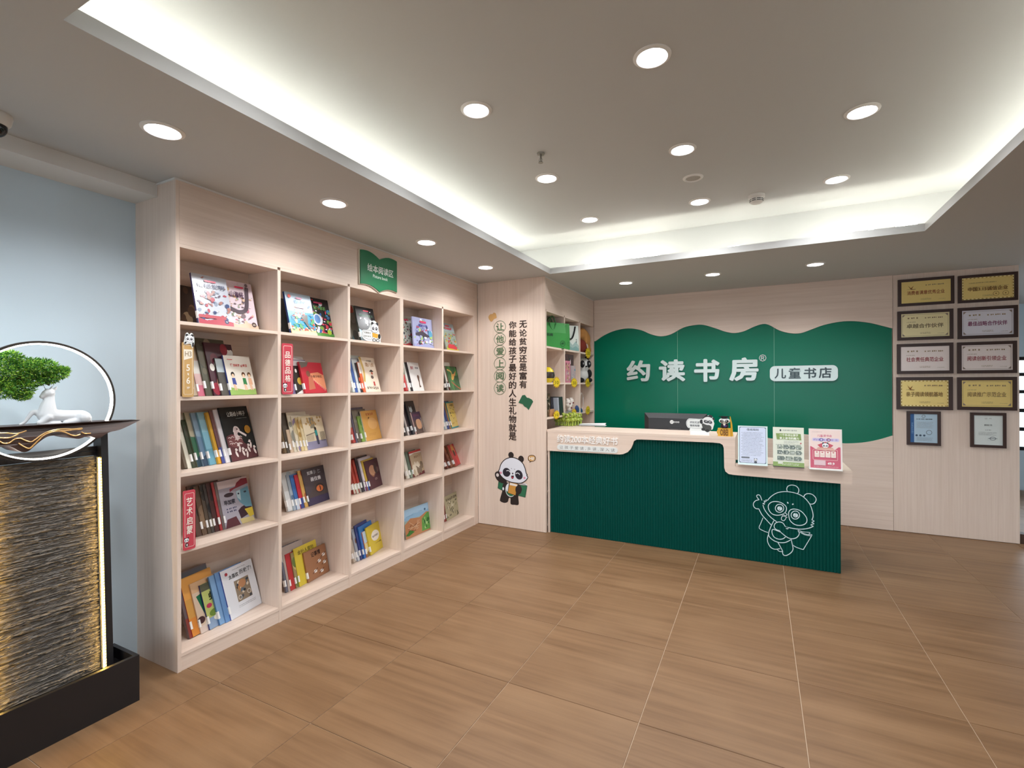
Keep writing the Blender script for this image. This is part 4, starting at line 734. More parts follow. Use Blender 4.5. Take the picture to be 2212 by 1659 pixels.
# panda speech-bubble standee before the black space book
X = XB-0.045; z = SHELF[4]; A0, A1 = onX(781, 730, X), onX(822, 700, X); u0, u1 = A0.y, A1.y; w = u1-u0
r = thing('panda_standee', 'small white panda cut-out with an oval speech board on the top shelf', 'standee', (X, u0, z))
zt = onX(800, 692, X).z; h = zt-z
out = smooth_pts([(u0, z+h*.32), (u0+w*.05, z+h*.5), (u0+w*.3, z+h*.56), (u0+w*.42, z+h*.7), (u0+w*.5, z+h*.95), (u0+w*.68, z+h), (u0+w*.85, z+h*.8), (u0+w*.9, z+h*.5), (u1, z+h*.3), (u0+w*.97, z+h*.1), (u1-w*.02, z), (u0+w*.6, z), (u0+w*.25, z+h*.04), (u0+w*.06, z+h*.16)], True)
MB().prism(out, FX(X), 0.0, 0.004).build('board', ACRYL, r); MB().box(X-0.03, X+0.004, u0+w*.3, u0+w*.9, z, z+0.006).build('foot', ACRYL, r)
P = PR(); P.stroke(smooth_pts([(u0+w*.04, z+h*.33), (u0+w*.12, z+h*.5), (u0+w*.5, z+h*.5), (u0+w*.5, z+h*.14), (u0+w*.15, z+h*.16)], True), w*.015, (120, 120, 126), True, False)
P.fit('无事静坐', u0+w*.1, z+h*.36, u0+w*.46, z+h*.45, (130, 126, 122), .01); P.fit('闲时读书', u0+w*.1, z+h*.2, u0+w*.46, z+h*.29, (130, 126, 122), .01)
panda_face(P, u0+w*.66, z+h*.66, w*.2); P.poly([(u0+w*.52, z+h*.44), (u0+w*.84, z+h*.4), (u0+w*.8, z+h*.2), (u0+w*.55, z+h*.24)], (214, 160, 50)); P.ell(u0+w*.9, z+h*.3, w*.07, h*.12, (30, 30, 30))
for q in (.62, .82): P.ell(u0+w*q, z+h*.1, w*.09, h*.08, (34, 32, 34)); P.ell(u0+w*q, z+h*.1, w*.05, h*.05, (230, 230, 230))
P.build('panda_print', FX(X+0.004), r)

# ------------------------------------------------------------------ lettered end panel
def yrect(x0, y0, x1, y1, Y): a, b = onY(x0, y1, Y), onY(x1, y0, Y); return a.x, a.z, b.x, b.z
INK = mat('dark_brown_letters', (52, 36, 30), 0.45); GRN = mat('muted_green_letters', (92, 116, 84), 0.45)
def column(chars, x0, x1, ya, yb, label):
    n = len(chars); r = thing('wall_lettering', label, 'lettering', tuple(onY(x0, yb, YP))); st = (yb-ya)/n
    for i, ch in enumerate(chars):
        a = yrect(x0, ya+i*st+0.9, x1, ya+(i+1)*st-0.9, YP); solid_text(ch, a[0], a[1], a[2], a[3], FY(YP), -0.0003, 0.004, .016).build('character', INK, r)
column('无论贫穷还是富有', 1122, 1138, 691, 839.5, 'column of eight dark brown characters on the oak end panel')
column('你能给孩子最好的人生礼物就是', 1099.5, 1115.5, 692.5, 951.5, 'longest column of dark brown characters on the oak end panel')
r = thing('wall_lettering', 'column of six green characters in linked circles on the end panel', 'lettering', tuple(onY(1068, 852, YP)))
for ch, y in zip('让他爱上阅读', (706, 732.5, 759, 785.5, 812, 838.5)):
    a = yrect(1072, y-8.6, 1088.5, y+8.6, YP); solid_text(ch, a[0], a[1], a[2], a[3], FY(YP), -0.0003, 0.004, .02).build('character', GRN, r)
    c, d = onY(1080, y, YP), onY(1092.3, y-13.6, YP); n = 40
    pts = [(c.x+(d.x-c.x)*math.cos(2*math.pi*i/n), YP-0.002, c.z+(d.z-c.z)*math.sin(2*math.pi*i/n)) for i in range(n)]
    MB().tube(pts, 0.0026, 4, True).build('circle', GRN, r)
def ypoly(pts, Y): return [(onY(x, y, Y).x, onY(x, y, Y).z) for x, y in pts]
def z4(a, b): return (1020+a/4.607, 580+b/4.607)
pts = smooth_pts(ypoly([z4(163, 490), z4(178, 458), z4(205, 452), z4(215, 440), z4(235, 448), z4(243, 492), z4(218, 502), z4(190, 530)], YP), True, 3)
tag(MB().prism(pts, FY(YP), -0.0003, 0.004).build('book_decal', mat('tan_decal', (206, 160, 100), 0.5)), 'small tan open book shape on the end panel above the circled letters', 'decal')
pts = ypoly([z4(462, 1335), z4(500, 1262), z4(525, 1258), z4(545, 1285), z4(565, 1288), z4(595, 1305), z4(607, 1325), z4(562, 1408), z4(545, 1385), z4(520, 1372), z4(505, 1350)], YP)
tag(MB().prism(pts, FY(YP), -0.0003, 0.004).build('book_decal', mat('forest_decal', (30, 92, 62), 0.5)), 'green open book shape on the end panel beside the letters', 'decal')
# painted panda with two books
def z6(a, b): return (1050+a/11.06, 960+b/11.06)
r = thing('panda_decal', 'panda figure decal holding an orange book on the end panel', 'decal', tuple(onY(1100, 1090, YP)))
P = PR()
def pp(pts, c, sm=True): P.poly(ypoly([z6(*q) for q in pts], YP), c, sm)
def ps(pts, w, c, cl=False): P.stroke(ypoly([z6(*q) for q in pts], YP), w*0.00036, c, cl)
def pe(x, y, rx, ry, c, rot=0): q = onY(*z6(x, y), YP); P.ell(q.x, q.z, rx*0.000400, ry*0.000390, c, rot)
BK, GR_, WH = (38, 28, 26), (42, 112, 78), (232, 234, 238)
for pl in ([(296, 885), (465, 925), (405, 1115), (278, 1045)], [(755, 955), (988, 988), (940, 1272), (755, 1222)]): pp(pl, (46, 66, 50), False)
for pl in ([(306, 897), (455, 930), (398, 1100), (288, 1036)], [(760, 965), (976, 996), (930, 1260), (760, 1212)]): pp(pl, GR_, False)
pp([(800, 930), (900, 935), (945, 920), (950, 948), (985, 952), (980, 985), (850, 962)], WH, False); ps([(830, 938), (900, 960), (975, 985)], 10, BK); ps([(850, 935), (950, 950)], 8, BK)
pp([(430, 930), (760, 940), (860, 1080), (775, 1220), (780, 1430), (680, 1442), (590, 1420), (585, 1290), (545, 1285), (520, 1370), (440, 1395), (350, 1362), (335, 1310), (390, 1110)], BK)
pe(412, 1058, 36, 50, BK); pe(412, 1058, 26, 42, WH); pe(585, 1085, 150, 190, WH)
pp([(480, 1060), (505, 1120), (640, 1190), (700, 1180), (650, 1222), (590, 1236), (530, 1205), (490, 1150)], GR_)
pp([(556, 868), (770, 942), (712, 1228), (514, 1160)], (60, 42, 30), False); pp([(572, 885), (758, 950), (702, 1212), (526, 1152)], (206, 146, 62), False); pp([(572, 912), (752, 962), (742, 1004), (566, 968)], (236, 228, 220), False)
pe(775, 1088, 88, 118, BK)
pp([(212, 700), (250, 650), (310, 646), (350, 720), (400, 800), (500, 885), (470, 932), (390, 928), (300, 882), (235, 800)], BK); pe(276, 730, 42, 48, (226, 216, 212))
pe(598, 252, 80, 82, BK); pe(838, 350, 82, 90, BK)
hd_ = [(318, 600), (360, 470), (440, 372), (540, 322), (640, 312), (760, 350), (870, 440), (930, 560), (962, 690), (985, 720), (975, 745), (1000, 790), (940, 870), (830, 925), (700, 920), (560, 888), (430, 820), (340, 725), (318, 660), (300, 630)]
pp(hd_, (228, 231, 240)); ps(hd_, 26, BK, True)
pe(492, 666, 114, 120, (34, 30, 44), 10); pe(786, 726, 108, 128, (34, 30, 44), 22)
ps([(488, 632), (530, 622), (568, 645), (580, 672)], 22, WH); ps([(710, 702), (748, 682), (788, 698), (806, 728)], 22, WH)
pe(355, 676, 34, 32, (224, 148, 172)); pe(920, 800, 32, 30, (224, 148, 172)); pe(612, 578, 8, 12, BK); pe(684, 592, 8, 12, BK)
pe(638, 692, 26, 16, BK); ps([(638, 706), (634, 745)], 8, BK); ps([(606, 742), (636, 752), (668, 742)], 8, BK); pp([(606, 752), (664, 752), (656, 810), (632, 822), (610, 806)], (60, 24, 34)); pe(634, 792, 22, 20, (206, 52, 84))
P.build('print', FY(YP), r, d0=0.0015)
c = ypoly([z6(999, 335), z6(1015, 280), z6(1060, 254), z6(1130, 256), z6(1178, 290), z6(1186, 345), z6(1160, 395), z6(1100, 410), z6(1070, 418), z6(1035, 438), z6(1045, 408), z6(1010, 380)], YP)
r = thing('speech_bubble_decal', 'small tan speech bubble reading Hi beside the panda decal', 'decal', tuple(onY(1140, 998, YP)))
MB().prism(smooth_pts(c, True, 3), FY(YP), -0.0003, 0.002).build('rim', mat('bubble_rim', (84, 58, 40), 0.5), r)
P = PR(); P.poly(smooth_pts(ypoly([z6(1014, 335), z6(1028, 290), z6(1065, 268), z6(1125, 270), z6(1165, 298), z6(1172, 345), z6(1148, 385), z6(1090, 398), z6(1048, 392)], YP), True, 3), (206, 158, 92))
a = yrect(*z6(1036, 300), *z6(1150, 370), YP); P.fit('Hi!', a[0], a[1], a[2], a[3], (244, 238, 228), .03); P.build('print', FY(YP), r, d0=0.0022)

# ------------------------------------------------------------------ display cabinet at the desk end
XCB = XS-0.30
r = thing('display_cabinet', 'light oak display cabinet of nine cells beside the reception desk', 'cabinet', (XS, YP, 0)); dc = r
UPS = [(4.5265, 4.545), (5.043, 5.070), (5.562, 5.588), (6.108, 6.1285)]
for k_, (a, b) in enumerate(UPS): MB().box(XCB, XS, a, b, 0, 2.236).build('side_panel' if k_ in (0, 3) else 'divider', W_V, r)
CSH = [1.885, 1.513, 1.158, 0.80, 0.42, 0.08]
for (a0, a1), (b0, b1) in zip(UPS[:-1], UPS[1:]):
    for z in CSH: MB().box(XCB, XS-0.001, a1-.001, b0+.001, z-0.019, z).build('shelf', W_Y, r)
    MB().box(XCB-0.01, XCB, a1-.001, b0+.001, 0, 2.236).build('back_board', W_Y, r)
    MB().box(XCB, XS-0.001, a1-.001, b0+.001, 2.236, 2.254).build('top_board', W_Y, r)
MB().box(XS-0.019, XS-0.001, 4.5265, 6.1285, 2.2545, H).build('header_board', W_Y, r)
def shopping_bag(pr, X, wid, top, deg, label, col, D):
    """paper bag turned towards the room: pr = pixel column of its right front edge, top = pixel row of its rim"""
    z = CSH[0]; q = onX(pr, 720, X); a = math.radians(deg); o = (q.x-wid*math.cos(a), q.y-wid*math.sin(a), z); h = onX(pr, top, X).z-z
    r = thing('shopping_bag', label, 'bag', o, 'paper bags in the display cabinet'); fn = FO(o, deg); w = wid
    b = MB(); V = [fn(u, v, -d) for v, ds in ((0, (0, D)), (h*.6, (.002, D-.012)), (h, (D*.2, D*.72))) for u, d in ((0, ds[0]), (w, ds[0]), (w, ds[1]), (0, ds[1]))]
    b.add(V, [(3, 2, 1, 0)]+[(k*4+i, k*4+(i+1) % 4, k*4+4+(i+1) % 4, k*4+4+i) for k in (0, 1) for i in range(4)]); b.build('body', mat('paper_%02x%02x%02x' % col, col, 0.6), r)
    return r, fn, w, h, D
r, fn, w, h, D = shopping_bag(1222.5, XS+0.035, .36, 698, 57, 'green paper bag with dark printed name and ribbon handle', (40, 134, 50), 0.11)
n = 12
for d, hh in ((D*.2-.004, -.075), (D*.2+.002, .075), (D*.7, .065)): MB().tube([fn(w*(.42+.24*i/n), h-.006+hh*math.sin(math.pi*i/n)**.8, -d+(.006 if hh < 0 else 0)) for i in range(n+1)], .005, 6).build('handle', mat('ribbon_green', (52, 120, 66), 0.6), r)
P = PR(); P.fit('读书房', w*.16, h*.46, w*.52, h*.57, (10, 66, 28), .03); P.ring(w*.88, h*.19, w*.085, w*.085, w*.018, (20, 84, 36)); P.fit('读', w*.83, h*.15, w*.93, h*.24, (20, 84, 36), .02); P.build('print', fn, r, d0=.0006)
r, fn, w, h, D = shopping_bag(1230.8, XS+0.012, .27, 699.5, 57, 'second green paper bag squeezed behind the printed one', (40, 134, 50), 0.05)
P = PR(); P.ring(w*.93, h*.22, w*.05, w*.08, w*.012, (20, 76, 36)); P.build('print', fn, r, d0=.0006)
r, fn, w, h, D = shopping_bag(1250.3, XS-0.002, .235, 704, 57, 'white paper bag with misty mountain print and black handle', (210, 218, 210), 0.06)
n = 14; MB().tube([fn(w*(.06+.72*i/n), h-.012-h*.5*math.sin(math.pi*i/n)**.8, .008+.01*math.sin(math.pi*i/n)-D*.2*(1-math.sin(math.pi*i/n))) for i in range(n+1)], .009, 6).build('handle', BLACK, r)
P = PR()
for q, c in ((.3, (158, 184, 178)), (.16, (124, 162, 158))): P.poly([(0, h*.02), (w, h*.02), (w, h*q*.7), (w*.8, h*q*1.3), (w*.6, h*q*.8), (w*.35, h*q*1.4), (0, h*q)], c)
for k_, ch in enumerate('约读'): P.fit(ch, w*.8, h*(.42-.08*k_), w*.88, h*(.48-.08*k_), (50, 60, 56), .02)
P.build('print', fn, r, d0=.0012)
# plush and toys
def remesh(o, voxel, smooth=8):
    m = o.modifiers.new('union', 'REMESH'); m.mode = 'VOXEL'; m.voxel_size = voxel; m.use_smooth_shade = True
    if smooth: s = o.modifiers.new('soften', 'SMOOTH'); s.iterations = smooth; s.factor = 0.5
    return o
X = XS-0.10; c1 = Vector((X, 5.92, 0)); z = CSH[0]
r = thing('plush_toy', 'tan and rust plush toy slumped in the top cabinet cell', 'plush toy', (X, c1.y, z), 'plush toys in the cabinet')
b = MB(); yc = c1.y; b.ball((X, yc+.01, z+.235), (.085, .14, .085)); b.ball((X+.02, yc-.05, z+.27), (.06, .09, .05)); b.ball((X+.05, yc+.05, z+.18), (.05, .08, .09)); b.ball((X+.03, yc+.09, z+.09), (.06, .07, .09)); b.ball((X+.05, yc+.11, z+.045), (.045, .06, .045)); b.ball((X+.06, yc-.01, z+.2), (.03, .03, .1)); b.ball((X, yc+.05, z+.12), (.07, .08, .12)); remesh(b.build('head', mat('tan_plush', (196, 140, 78), 0.95), r), 0.012)
b = MB(); b.ball((X+.02, yc-.1, z+.085), (.08, .1, .09)); b.ball((X+.035, yc-.05, z+.06), (.06, .09, .06)); remesh(b.build('body', mat('rust_plush', (120, 44, 30), 0.95), r), 0.012)
b = MB(); b.ball((X+.075, yc-.02, z+.06), (.02, .035, .06)); b.build('bib', mat('pale_plush', (196, 176, 160), 0.95), r, smooth=True)
X = XS-0.09; z = CSH[1]; yc = 5.925
r = thing('panda_plush', 'black and white panda plush standing in the middle cabinet row', 'plush toy', (X, yc, z), 'plush toys in the cabinet')
def fp(a, b, h): return (X+.8*a+.6*b, yc-.6*a+.8*b, z+h)      # a = forwards, b = sideways of the sitting plush
RZ = Matrix.Rotation(math.atan2(.8, .6), 3, 'Z')
b = MB(); b.ball(fp(0, 0, .225), (.105, .085, .10), rot=RZ); b.ball(fp(0, 0, .09), (.085, .07, .09), rot=RZ); remesh(b.build('body', mat('white_plush', (214, 214, 210), 0.95), r), 0.012)
BP = mat('black_plush', (24, 24, 24), 0.95)
for q in (-1, 1):
    MB().ball(fp(.072, q*.048, .235), (.034, .022, .046), rot=RZ).build('eye_patch', BP, r, smooth=True); MB().ball(fp(.092, q*.046, .24), (.011, .006, .014), rot=RZ).build('eye', mat('eye_grey', (150, 150, 150), 0.3), r, smooth=True)
    MB().ball(fp(.02, q*.088, .115), (.035, .04, .055), rot=RZ).build('arm', BP, r, smooth=True); MB().ball(fp(.05, q*.06, .032), (.042, .06, .032), rot=RZ).build('leg', BP, r, smooth=True); MB().ball(fp(-.01, q*.08, .318), (.032, .025, .032), rot=RZ).build('ear', BP, r, smooth=True)
MB().ball(fp(.088, 0, .205), (.014, .008, .010), rot=RZ).build('nose', BP, r, smooth=True)
X = XS-0.04; yc = onX(1184, 800, X).y; z = CSH[1]
r = thing('toy_egg', 'black toy egg with yellow top and base in the middle row', 'toy', (X, yc, z))
MB().lathe([(0, 0), (.035, 0), (.05, .02), (.062, .045)], 20, (X, yc, z)).build('base', mat('toy_yellow', (220, 196, 30), 0.35), r, smooth=True); MB().lathe([(.062, .045), (.07, .075), (.062, .11)], 20, (X, yc, z)).build('band', mat('toy_dark', (60, 50, 44), 0.3), r, smooth=True)
MB().lathe([(.062, .11), (.045, .14), (.02, .158), (0, .162)], 20, (X, yc, z)).build('cap', mat('toy_yellow'), r, smooth=True)
def boxed(name, label, cat, px, X, z, D, col, drawf=None, lean=0, group=None):
    u0, u1 = onX(px[0], px[3], X).y, onX(px[2], px[3], X).y; h = onX((px[0]+px[2])/2, px[1], X).z-z
    r = thing(name, label, cat, (X, u0, z), group)
    t = math.tan(math.radians(lean))*h; b = MB(); b.prism([(u0, z), (u1, z), (u1-t, z+h), (u0-t, z+h)], FX(X), -D, 0); b.build('body', mat('pack_%02x%02x%02x' % col, col, 0.35), r)
    if drawf: P = PR(); drawf(P, u0, u1-u0, z, h); P.build('print', FX(X), r, GLOSSY)
    return r
def dr_toy(pal, n, sd):
    def f(P, u, w, z, h):
        R = random.Random(sd)
        for i in range(n): P.ell(u+w*R.uniform(.15, .85), z+h*R.uniform(.1, .9), w*R.uniform(.04, .12), h*R.uniform(.015, .06), R.choice(pal), R.uniform(0, 180), 10)
    return f
boxed('toy_box', 'small violet and clear toy pack beside the toy egg', 'toy', (1188, 796, 1197, 822), XS-0.05, CSH[1], .06, (146, 128, 140), dr_toy([(110, 90, 150), (200, 190, 186), (190, 120, 120)], 12, 1))
boxed('toy_box', 'tall dark toy pack standing behind the pink one', 'toy', (1222, 766, 1239, 822), XS-0.03, CSH[1], .03, (78, 52, 54), dr_toy([(196, 120, 96), (120, 96, 100), (220, 214, 214), (60, 40, 44)], 14, 2))
boxed('toy_box', 'pink blister card of small toys in the cabinet', 'toy', (1221.8, 779.5, 1232, 824), XS-0.012, CSH[1], .012, (198, 120, 140), dr_toy([(214, 180, 150), (220, 136, 156), (168, 170, 96), (132, 80, 84), (220, 214, 208), (158, 126, 160), (206, 150, 140)], 60, 3))
boxed('toy_box', 'clear pack with a pale doll in a turquoise dress', 'toy', (1234, 790, 1243.5, 821), XS-0.008, CSH[1], .018, (176, 158, 160), dr_toy([(90, 160, 170), (100, 170, 180), (214, 196, 196), (206, 190, 200)], 12, 4))
boxed('toy_box', 'black patterned figure pack at the cabinet edge, lower row', 'toy', (1180.6, 850, 1189, 900), XS-0.03, CSH[2], .05, (70, 54, 42), dr_toy([(40, 30, 26), (150, 130, 108), (200, 190, 176), (96, 70, 52)], 24, 5))
boxed('storage_box', 'dark boxed set with grey photo panel in the lower row', 'box', (1190.5, 858, 1204.5, 897), XS-0.06, CSH[2], .05, (34, 30, 40), dr_toy([(60, 58, 70), (90, 88, 100), (50, 40, 56)], 10, 6))
boxed('card_box', 'small kraft cardboard box at the cabinet front', 'box', (1189, 884, 1198, 899), XS-0.02, CSH[2], .03, (182, 134, 98))
boxed('notebook', 'dark green notebook leaning on the cabinet divider', 'book', (1211, 857, 1217.4, 895), XS-0.003, CSH[2], .16, (40, 50, 48), None, 9, 'notebooks in the display cabinet')
boxed('notebook', 'thin pale notebook beside the dark boxed set', 'book', (1206, 859, 1208.6, 896), XS-0.012, CSH[2], .15, (170, 176, 186), None, 7, 'notebooks in the display cabinet')
X = XS-0.08; z = CSH[2]
for px_, py_, lab in ((1226, 868, 'white eared figurine seated against the cabinet divider'), (1233, 866, 'white figurine with a domed head on the glass block'), (1229, 877, 'white figurine with a red collar below the other two')):
    q = onX(px_, py_, X); r = thing('figurine', lab, 'figurine', (X, q.y, q.z-.05), 'white figurines in the cabinet')
    b = MB(); b.ball((X, q.y, q.z), .036); b.ball((X, q.y, q.z-.035), (.03, .032, .03)); b.ball((X, q.y-.025, q.z+.03), .014); b.ball((X, q.y+.025, q.z+.03), .014); remesh(b.build('body', mat('white_ceramic', (222, 214, 206), 0.3), r), 0.006, 3)
    MB().ball((X+.03, q.y, q.z-.022), (.012, .016, .008)).build('collar', mat('dark_red', (110, 30, 34), 0.5), r)
q = onX(1229, 888, X); r = thing('glass_block', 'clear plastic display block under the white figurines', 'display block', (X, q.y, z))
MB().box(X-.07, X+.035, q.y-.075, q.y+.075, z, q.z+.0).build('block', mat('frosted_acrylic', (150, 156, 154), 0.2), r)
q = onX(1240, 884, X); r = thing('folding_fan', 'blue and teal fan shaped pouch in the lower cabinet row', 'pouch', (XS-.03, q.y, z))
for k_, (a, c) in enumerate((((.0, .02), (44, 66, 110)), ((.03, .0), (36, 92, 122)), ((.06, -.02), (30, 74, 112)))):
    MB().ball((XS-.03+k_*.006, q.y-.02+a[0]*1.2, q.z-.012+a[1]*.6), (.02, .075, .042), rot=Matrix.Rotation(math.radians(-28+8*k_), 3, 'X')).build('panel', mat('pouch_%d' % k_, c, 0.4), r, smooth=True)
q = onX(1256, 872, XS-.06); r = thing('hexagon_frame', 'small pale hexagonal wire frame standing in the cabinet', 'frame', (XS-.06, q.y, CSH[2]))
b = MB(); hx_ = [(XS-.06, q.y+.075*math.cos(a*math.pi/3+.52), CSH[2]+.115+.115*math.sin(a*math.pi/3+.52)) for a in range(6)]; b.tube(hx_, .005, 6, True); b.build('wire', mat('pale_wire', (206, 196, 190), 0.4), r)
# yellow price stars
def star(px_, py_, rx, ry, txt, lab, X=XS+0.004):
    q = onX(px_, py_, X); e = onX(px_+rx, py_-ry, X); a, b = e.y-q.y, e.z-q.z; n = 13; pts = []
    for i in range(2*n): t = math.pi*i/n; m = 1.08 if i % 2 == 0 else .76; pts.append((q.y+a*m*math.cos(t), q.z+b*m*math.sin(t)))
    r = thing('price_star', lab, 'price tag', (X, q.y, q.z-b), 'yellow price stars on the display cabinet')
    cd = MB().prism(pts, FX(X), -0.0035, 0.002).build('card', mat('price_yellow', (226, 200, 34), 0.5), r)
    P = PR(); P.stroke([(q.y+(p[0]-q.y)*.97, q.z+(p[1]-q.z)*.97) for p in pts], a*.05, (196, 128, 40), True, False); P.fit(txt, q.y-a*.5, q.z-b*.35, q.y+a*.5, q.z+b*.3, (120, 104, 20), .02); P.build('lettering', FX(X+.002), cd)
for a in ((1202.5, 826, 7.4, 11.5, '10', 'yellow price star marked 10 under the toy egg'), (1240.5, 827, 6.4, 10, '50', 'yellow price star marked 50 under the pink toy packs'), (1270, 827, 5.2, 9.5, '30', 'yellow price star marked 30 under the panda plush'), (1270.5, 763, 5.4, 9.8, '30', 'yellow price star under the tan plush toy'), (1202.5, 896, 6.4, 10, '10', 'yellow price star under the dark boxed set'), (1240, 890.5, 5, 7.5, '20', 'yellow price star in front of the blue pouch'), (1270, 886.5, 4.6, 10, '10', 'yellow price star under the hexagonal frame')): star(*a)

# ------------------------------------------------------------------ reception desk
YFc = 4.535                                             # front of the oak fascia
desk = thing('reception_desk', 'reception desk with oak counter and dark green fluted front', 'desk', (-1.9, YD, 0))
b = MB(); x0, x1, n = -1.892, 0.566, 104; pit = (x1-x0)/n; prof = []
for i in range(n):
    for j in range(6): t = j/6; prof.append((x0+(i+t)*pit, -0.0045+0.0045*abs(math.sin(math.pi*t))**0.7))
prof.append((x1, -0.0045))
vs = []; fs = []
for x, d in prof: vs += [(x, YD-d-0.0045, 0.003), (x, YD-d-0.0045, 0.99 if x < -0.22 else 0.78)]
m_ = len(prof); fs = [(2*i, 2*i+2, 2*i+3, 2*i+1) for i in range(m_-1)]
vs += [(x0, YD+0.012, .003), (x0, YD+0.012, .99), (x1, YD+0.012, .003), (x1, YD+0.012, .78)]; q = 2*m_
fs += [(q, q+1, q+3, q+2), (0, 1, q+1, q), (2*m_-2, q+2, q+3, 2*m_-1)]
b.add(vs, fs); b.build('fluted_panel', DESKG, desk)
def dk(px): return [(onY(x, y, YFc).x, onY(x, y, YFc).z) for x, y in px]
L_ = dk([(1180, 929)])[0]; TR = dk([(1588, 944.5)])[0]
ZC, ZL = 1.040, 0.818                                   # counter tops
inner = dk([(1841, 1047), (1700, 1035.5), (1585, 1026), (1574, 1024), (1567, 1018.5), (1564.5, 1010), (1564, 990), (1563.5, 968), (1561, 961), (1555, 957.5), (1540, 956), (1460, 952.5), (1385, 949.3), (1375, 949.5), (1369, 953), (1367, 960), (1363, 969), (1355.5, 977), (1346, 981), (1338, 981.8), (1300, 980), (1240, 976.8), (1182, 973.5)])
out = [(-1.908, ZC-0.0235), (TR[0], ZC-0.0235), (TR[0], ZL-0.0225), (inner[0][0], ZL-0.0225)]+[(inner[0][0], inner[0][1])]+inner[1:]
out[-1] = (-1.908, out[-1][1])
MB().prism(out, FY(YFc), -0.024, 0.0).build('fascia', W_X, desk)
MB().box(-1.915, TR[0]+0.002, YFc-0.001, 5.02, ZC-0.023, ZC).build('counter_top', W_X, desk)
MB().box(TR[0]+0.0025, inner[0][0], YFc-0.001, 5.04, ZL-0.022, ZL).build('low_counter_top', W_X, desk)
MB().box(TR[0]-0.018, TR[0]+0.002, YFc+0.0245, 5.0, ZL-0.06, ZC-0.0235).build('cheek_panel', W_V, desk)
MB().box(inner[0][0]-0.02, inner[0][0], YFc+0.0245, 5.0, inner[0][1], ZL-0.0225).build('edge_board', W_Y, desk)
MB().box(-1.908, -1.8925, YFc+0.012, 4.9, 0.0, 0.99).build('leg_panel', W_V, desk)
MB().box(x1-0.02, x1, YD+0.0125, 5.0, 0.0, ZL-0.0225).build('end_panel', DESKG, desk)
MB().box(-1.89, x1-0.0205, YD+0.03, 5.25, 0.72, 0.745).build('worktop', W_X, desk)
P = PR(); a = yrect(1203.5, 938.6, 1335, 960.2, YFc)
r = desk
def shear(x0, y0, x1, y1, Y):                           # text box following the desk face
    return yrect(x0, y0, x1, y1, Y)
za, zb = onY(1270, 959.0, YFc).z, onY(1270, 941.6, YFc).z; xa, xb = onY(1203.8, 950, YFc).x, onY(1334.5, 955, YFc).x
solid_text('约读200本经典好书', xa, za, xb, zb, FY(YFc), -0.0003, 0.009, .014).build('lettering', mat('ivory_letters', (246, 242, 238), 0.3), desk)
za, zb = onY(1269, 975.2, YFc).z, onY(1269, 963.2, YFc).z
pl = MB().prism(rrect_pts(xa, za, xb, zb, (zb-za)*.499, 8), FY(YFc), -0.0003, 0.006).build('slogan_plate', ACRYL, desk)
P = PR(); h = zb-za; P.fit('让 孩 子 爱 读 , 多 读 , 深 入 读', xa+h*.5, za+h*.2, xb-h*.5, zb-h*.2, (110, 108, 106)); P.build('slogan', FY(YFc-0.006), pl)
# white outline panda on the fluted front
def zp(a, b): q = onY(1560+a/6.637, 1000+b/6.637, YD); return (q.x, YD-0.0042, q.z)
LM = mat('white_line', (214, 232, 236), 0.4)
pl = thing('panda_line_art', 'white outline panda pointing up on the green desk front', 'decal', zp(850, 1320))
def ln(pts, w=9.5, closed=False):
    pts = smooth_pts(pts, closed, 4); p3 = [Vector(zp(*q)) for q in pts]; n = len(p3); rad = w*0.00029
    vs = []; fs = []
    for i, p in enumerate(p3):
        a = p3[(i-1) % n] if closed or i else p; c = p3[(i+1) % n] if closed or i < n-1 else p; t = (c-a).normalized(); s = Vector((-t.z, 0, t.x))*rad
        vs += [p+s, p-s, p-s+Vector((0, -.003, 0)), p+s+Vector((0, -.003, 0))]
    for i in range(n if closed else n-1):
        j = (i+1) % n
        for k in range(4): l = (k+1) % 4; fs.append((4*i+k, 4*i+l, 4*j+l, 4*j+k))
    if not closed: fs += [(0, 1, 2, 3), (4*n-4, 4*n-3, 4*n-2, 4*n-1)]
    MB().add(vs, fs).build('line', LM, pl)
ln([(650, 535), (700, 480), (780, 430), (870, 410), (960, 412), (1080, 440), (1170, 490), (1250, 580), (1290, 680), (1303, 760), (1285, 815)])
ln([(1285, 815), (1318, 832), (1283, 850), (1316, 868), (1270, 885), (1308, 905)], 8)
ln([(1308, 905), (1250, 930), (1170, 945), (1080, 945), (990, 932), (910, 912)])
ln([(650, 535), (625, 528), (632, 550), (600, 542), (612, 568), (582, 580), (612, 592)], 8)
ln([(585, 600), (600, 650), (640, 715), (700, 780), (780, 840)])
ln([(935, 408), (925, 370), (945, 330), (1000, 315), (1060, 330), (1095, 370), (1095, 410), (1080, 440)]); ln([(1168, 490), (1185, 455), (1230, 437), (1290, 450), (1335, 490), (1345, 530), (1325, 570), (1290, 588), (1255, 585)])
ln([(660, 620), (690, 570), (760, 550), (850, 570), (915, 625), (915, 690), (870, 730), (800, 748), (730, 735), (680, 690)], 9.5, True); ln([(955, 700), (990, 665), (1050, 660), (1130, 690), (1195, 760), (1215, 820), (1190, 870), (1120, 893), (1040, 880), (975, 825), (955, 760)], 9.5, True)
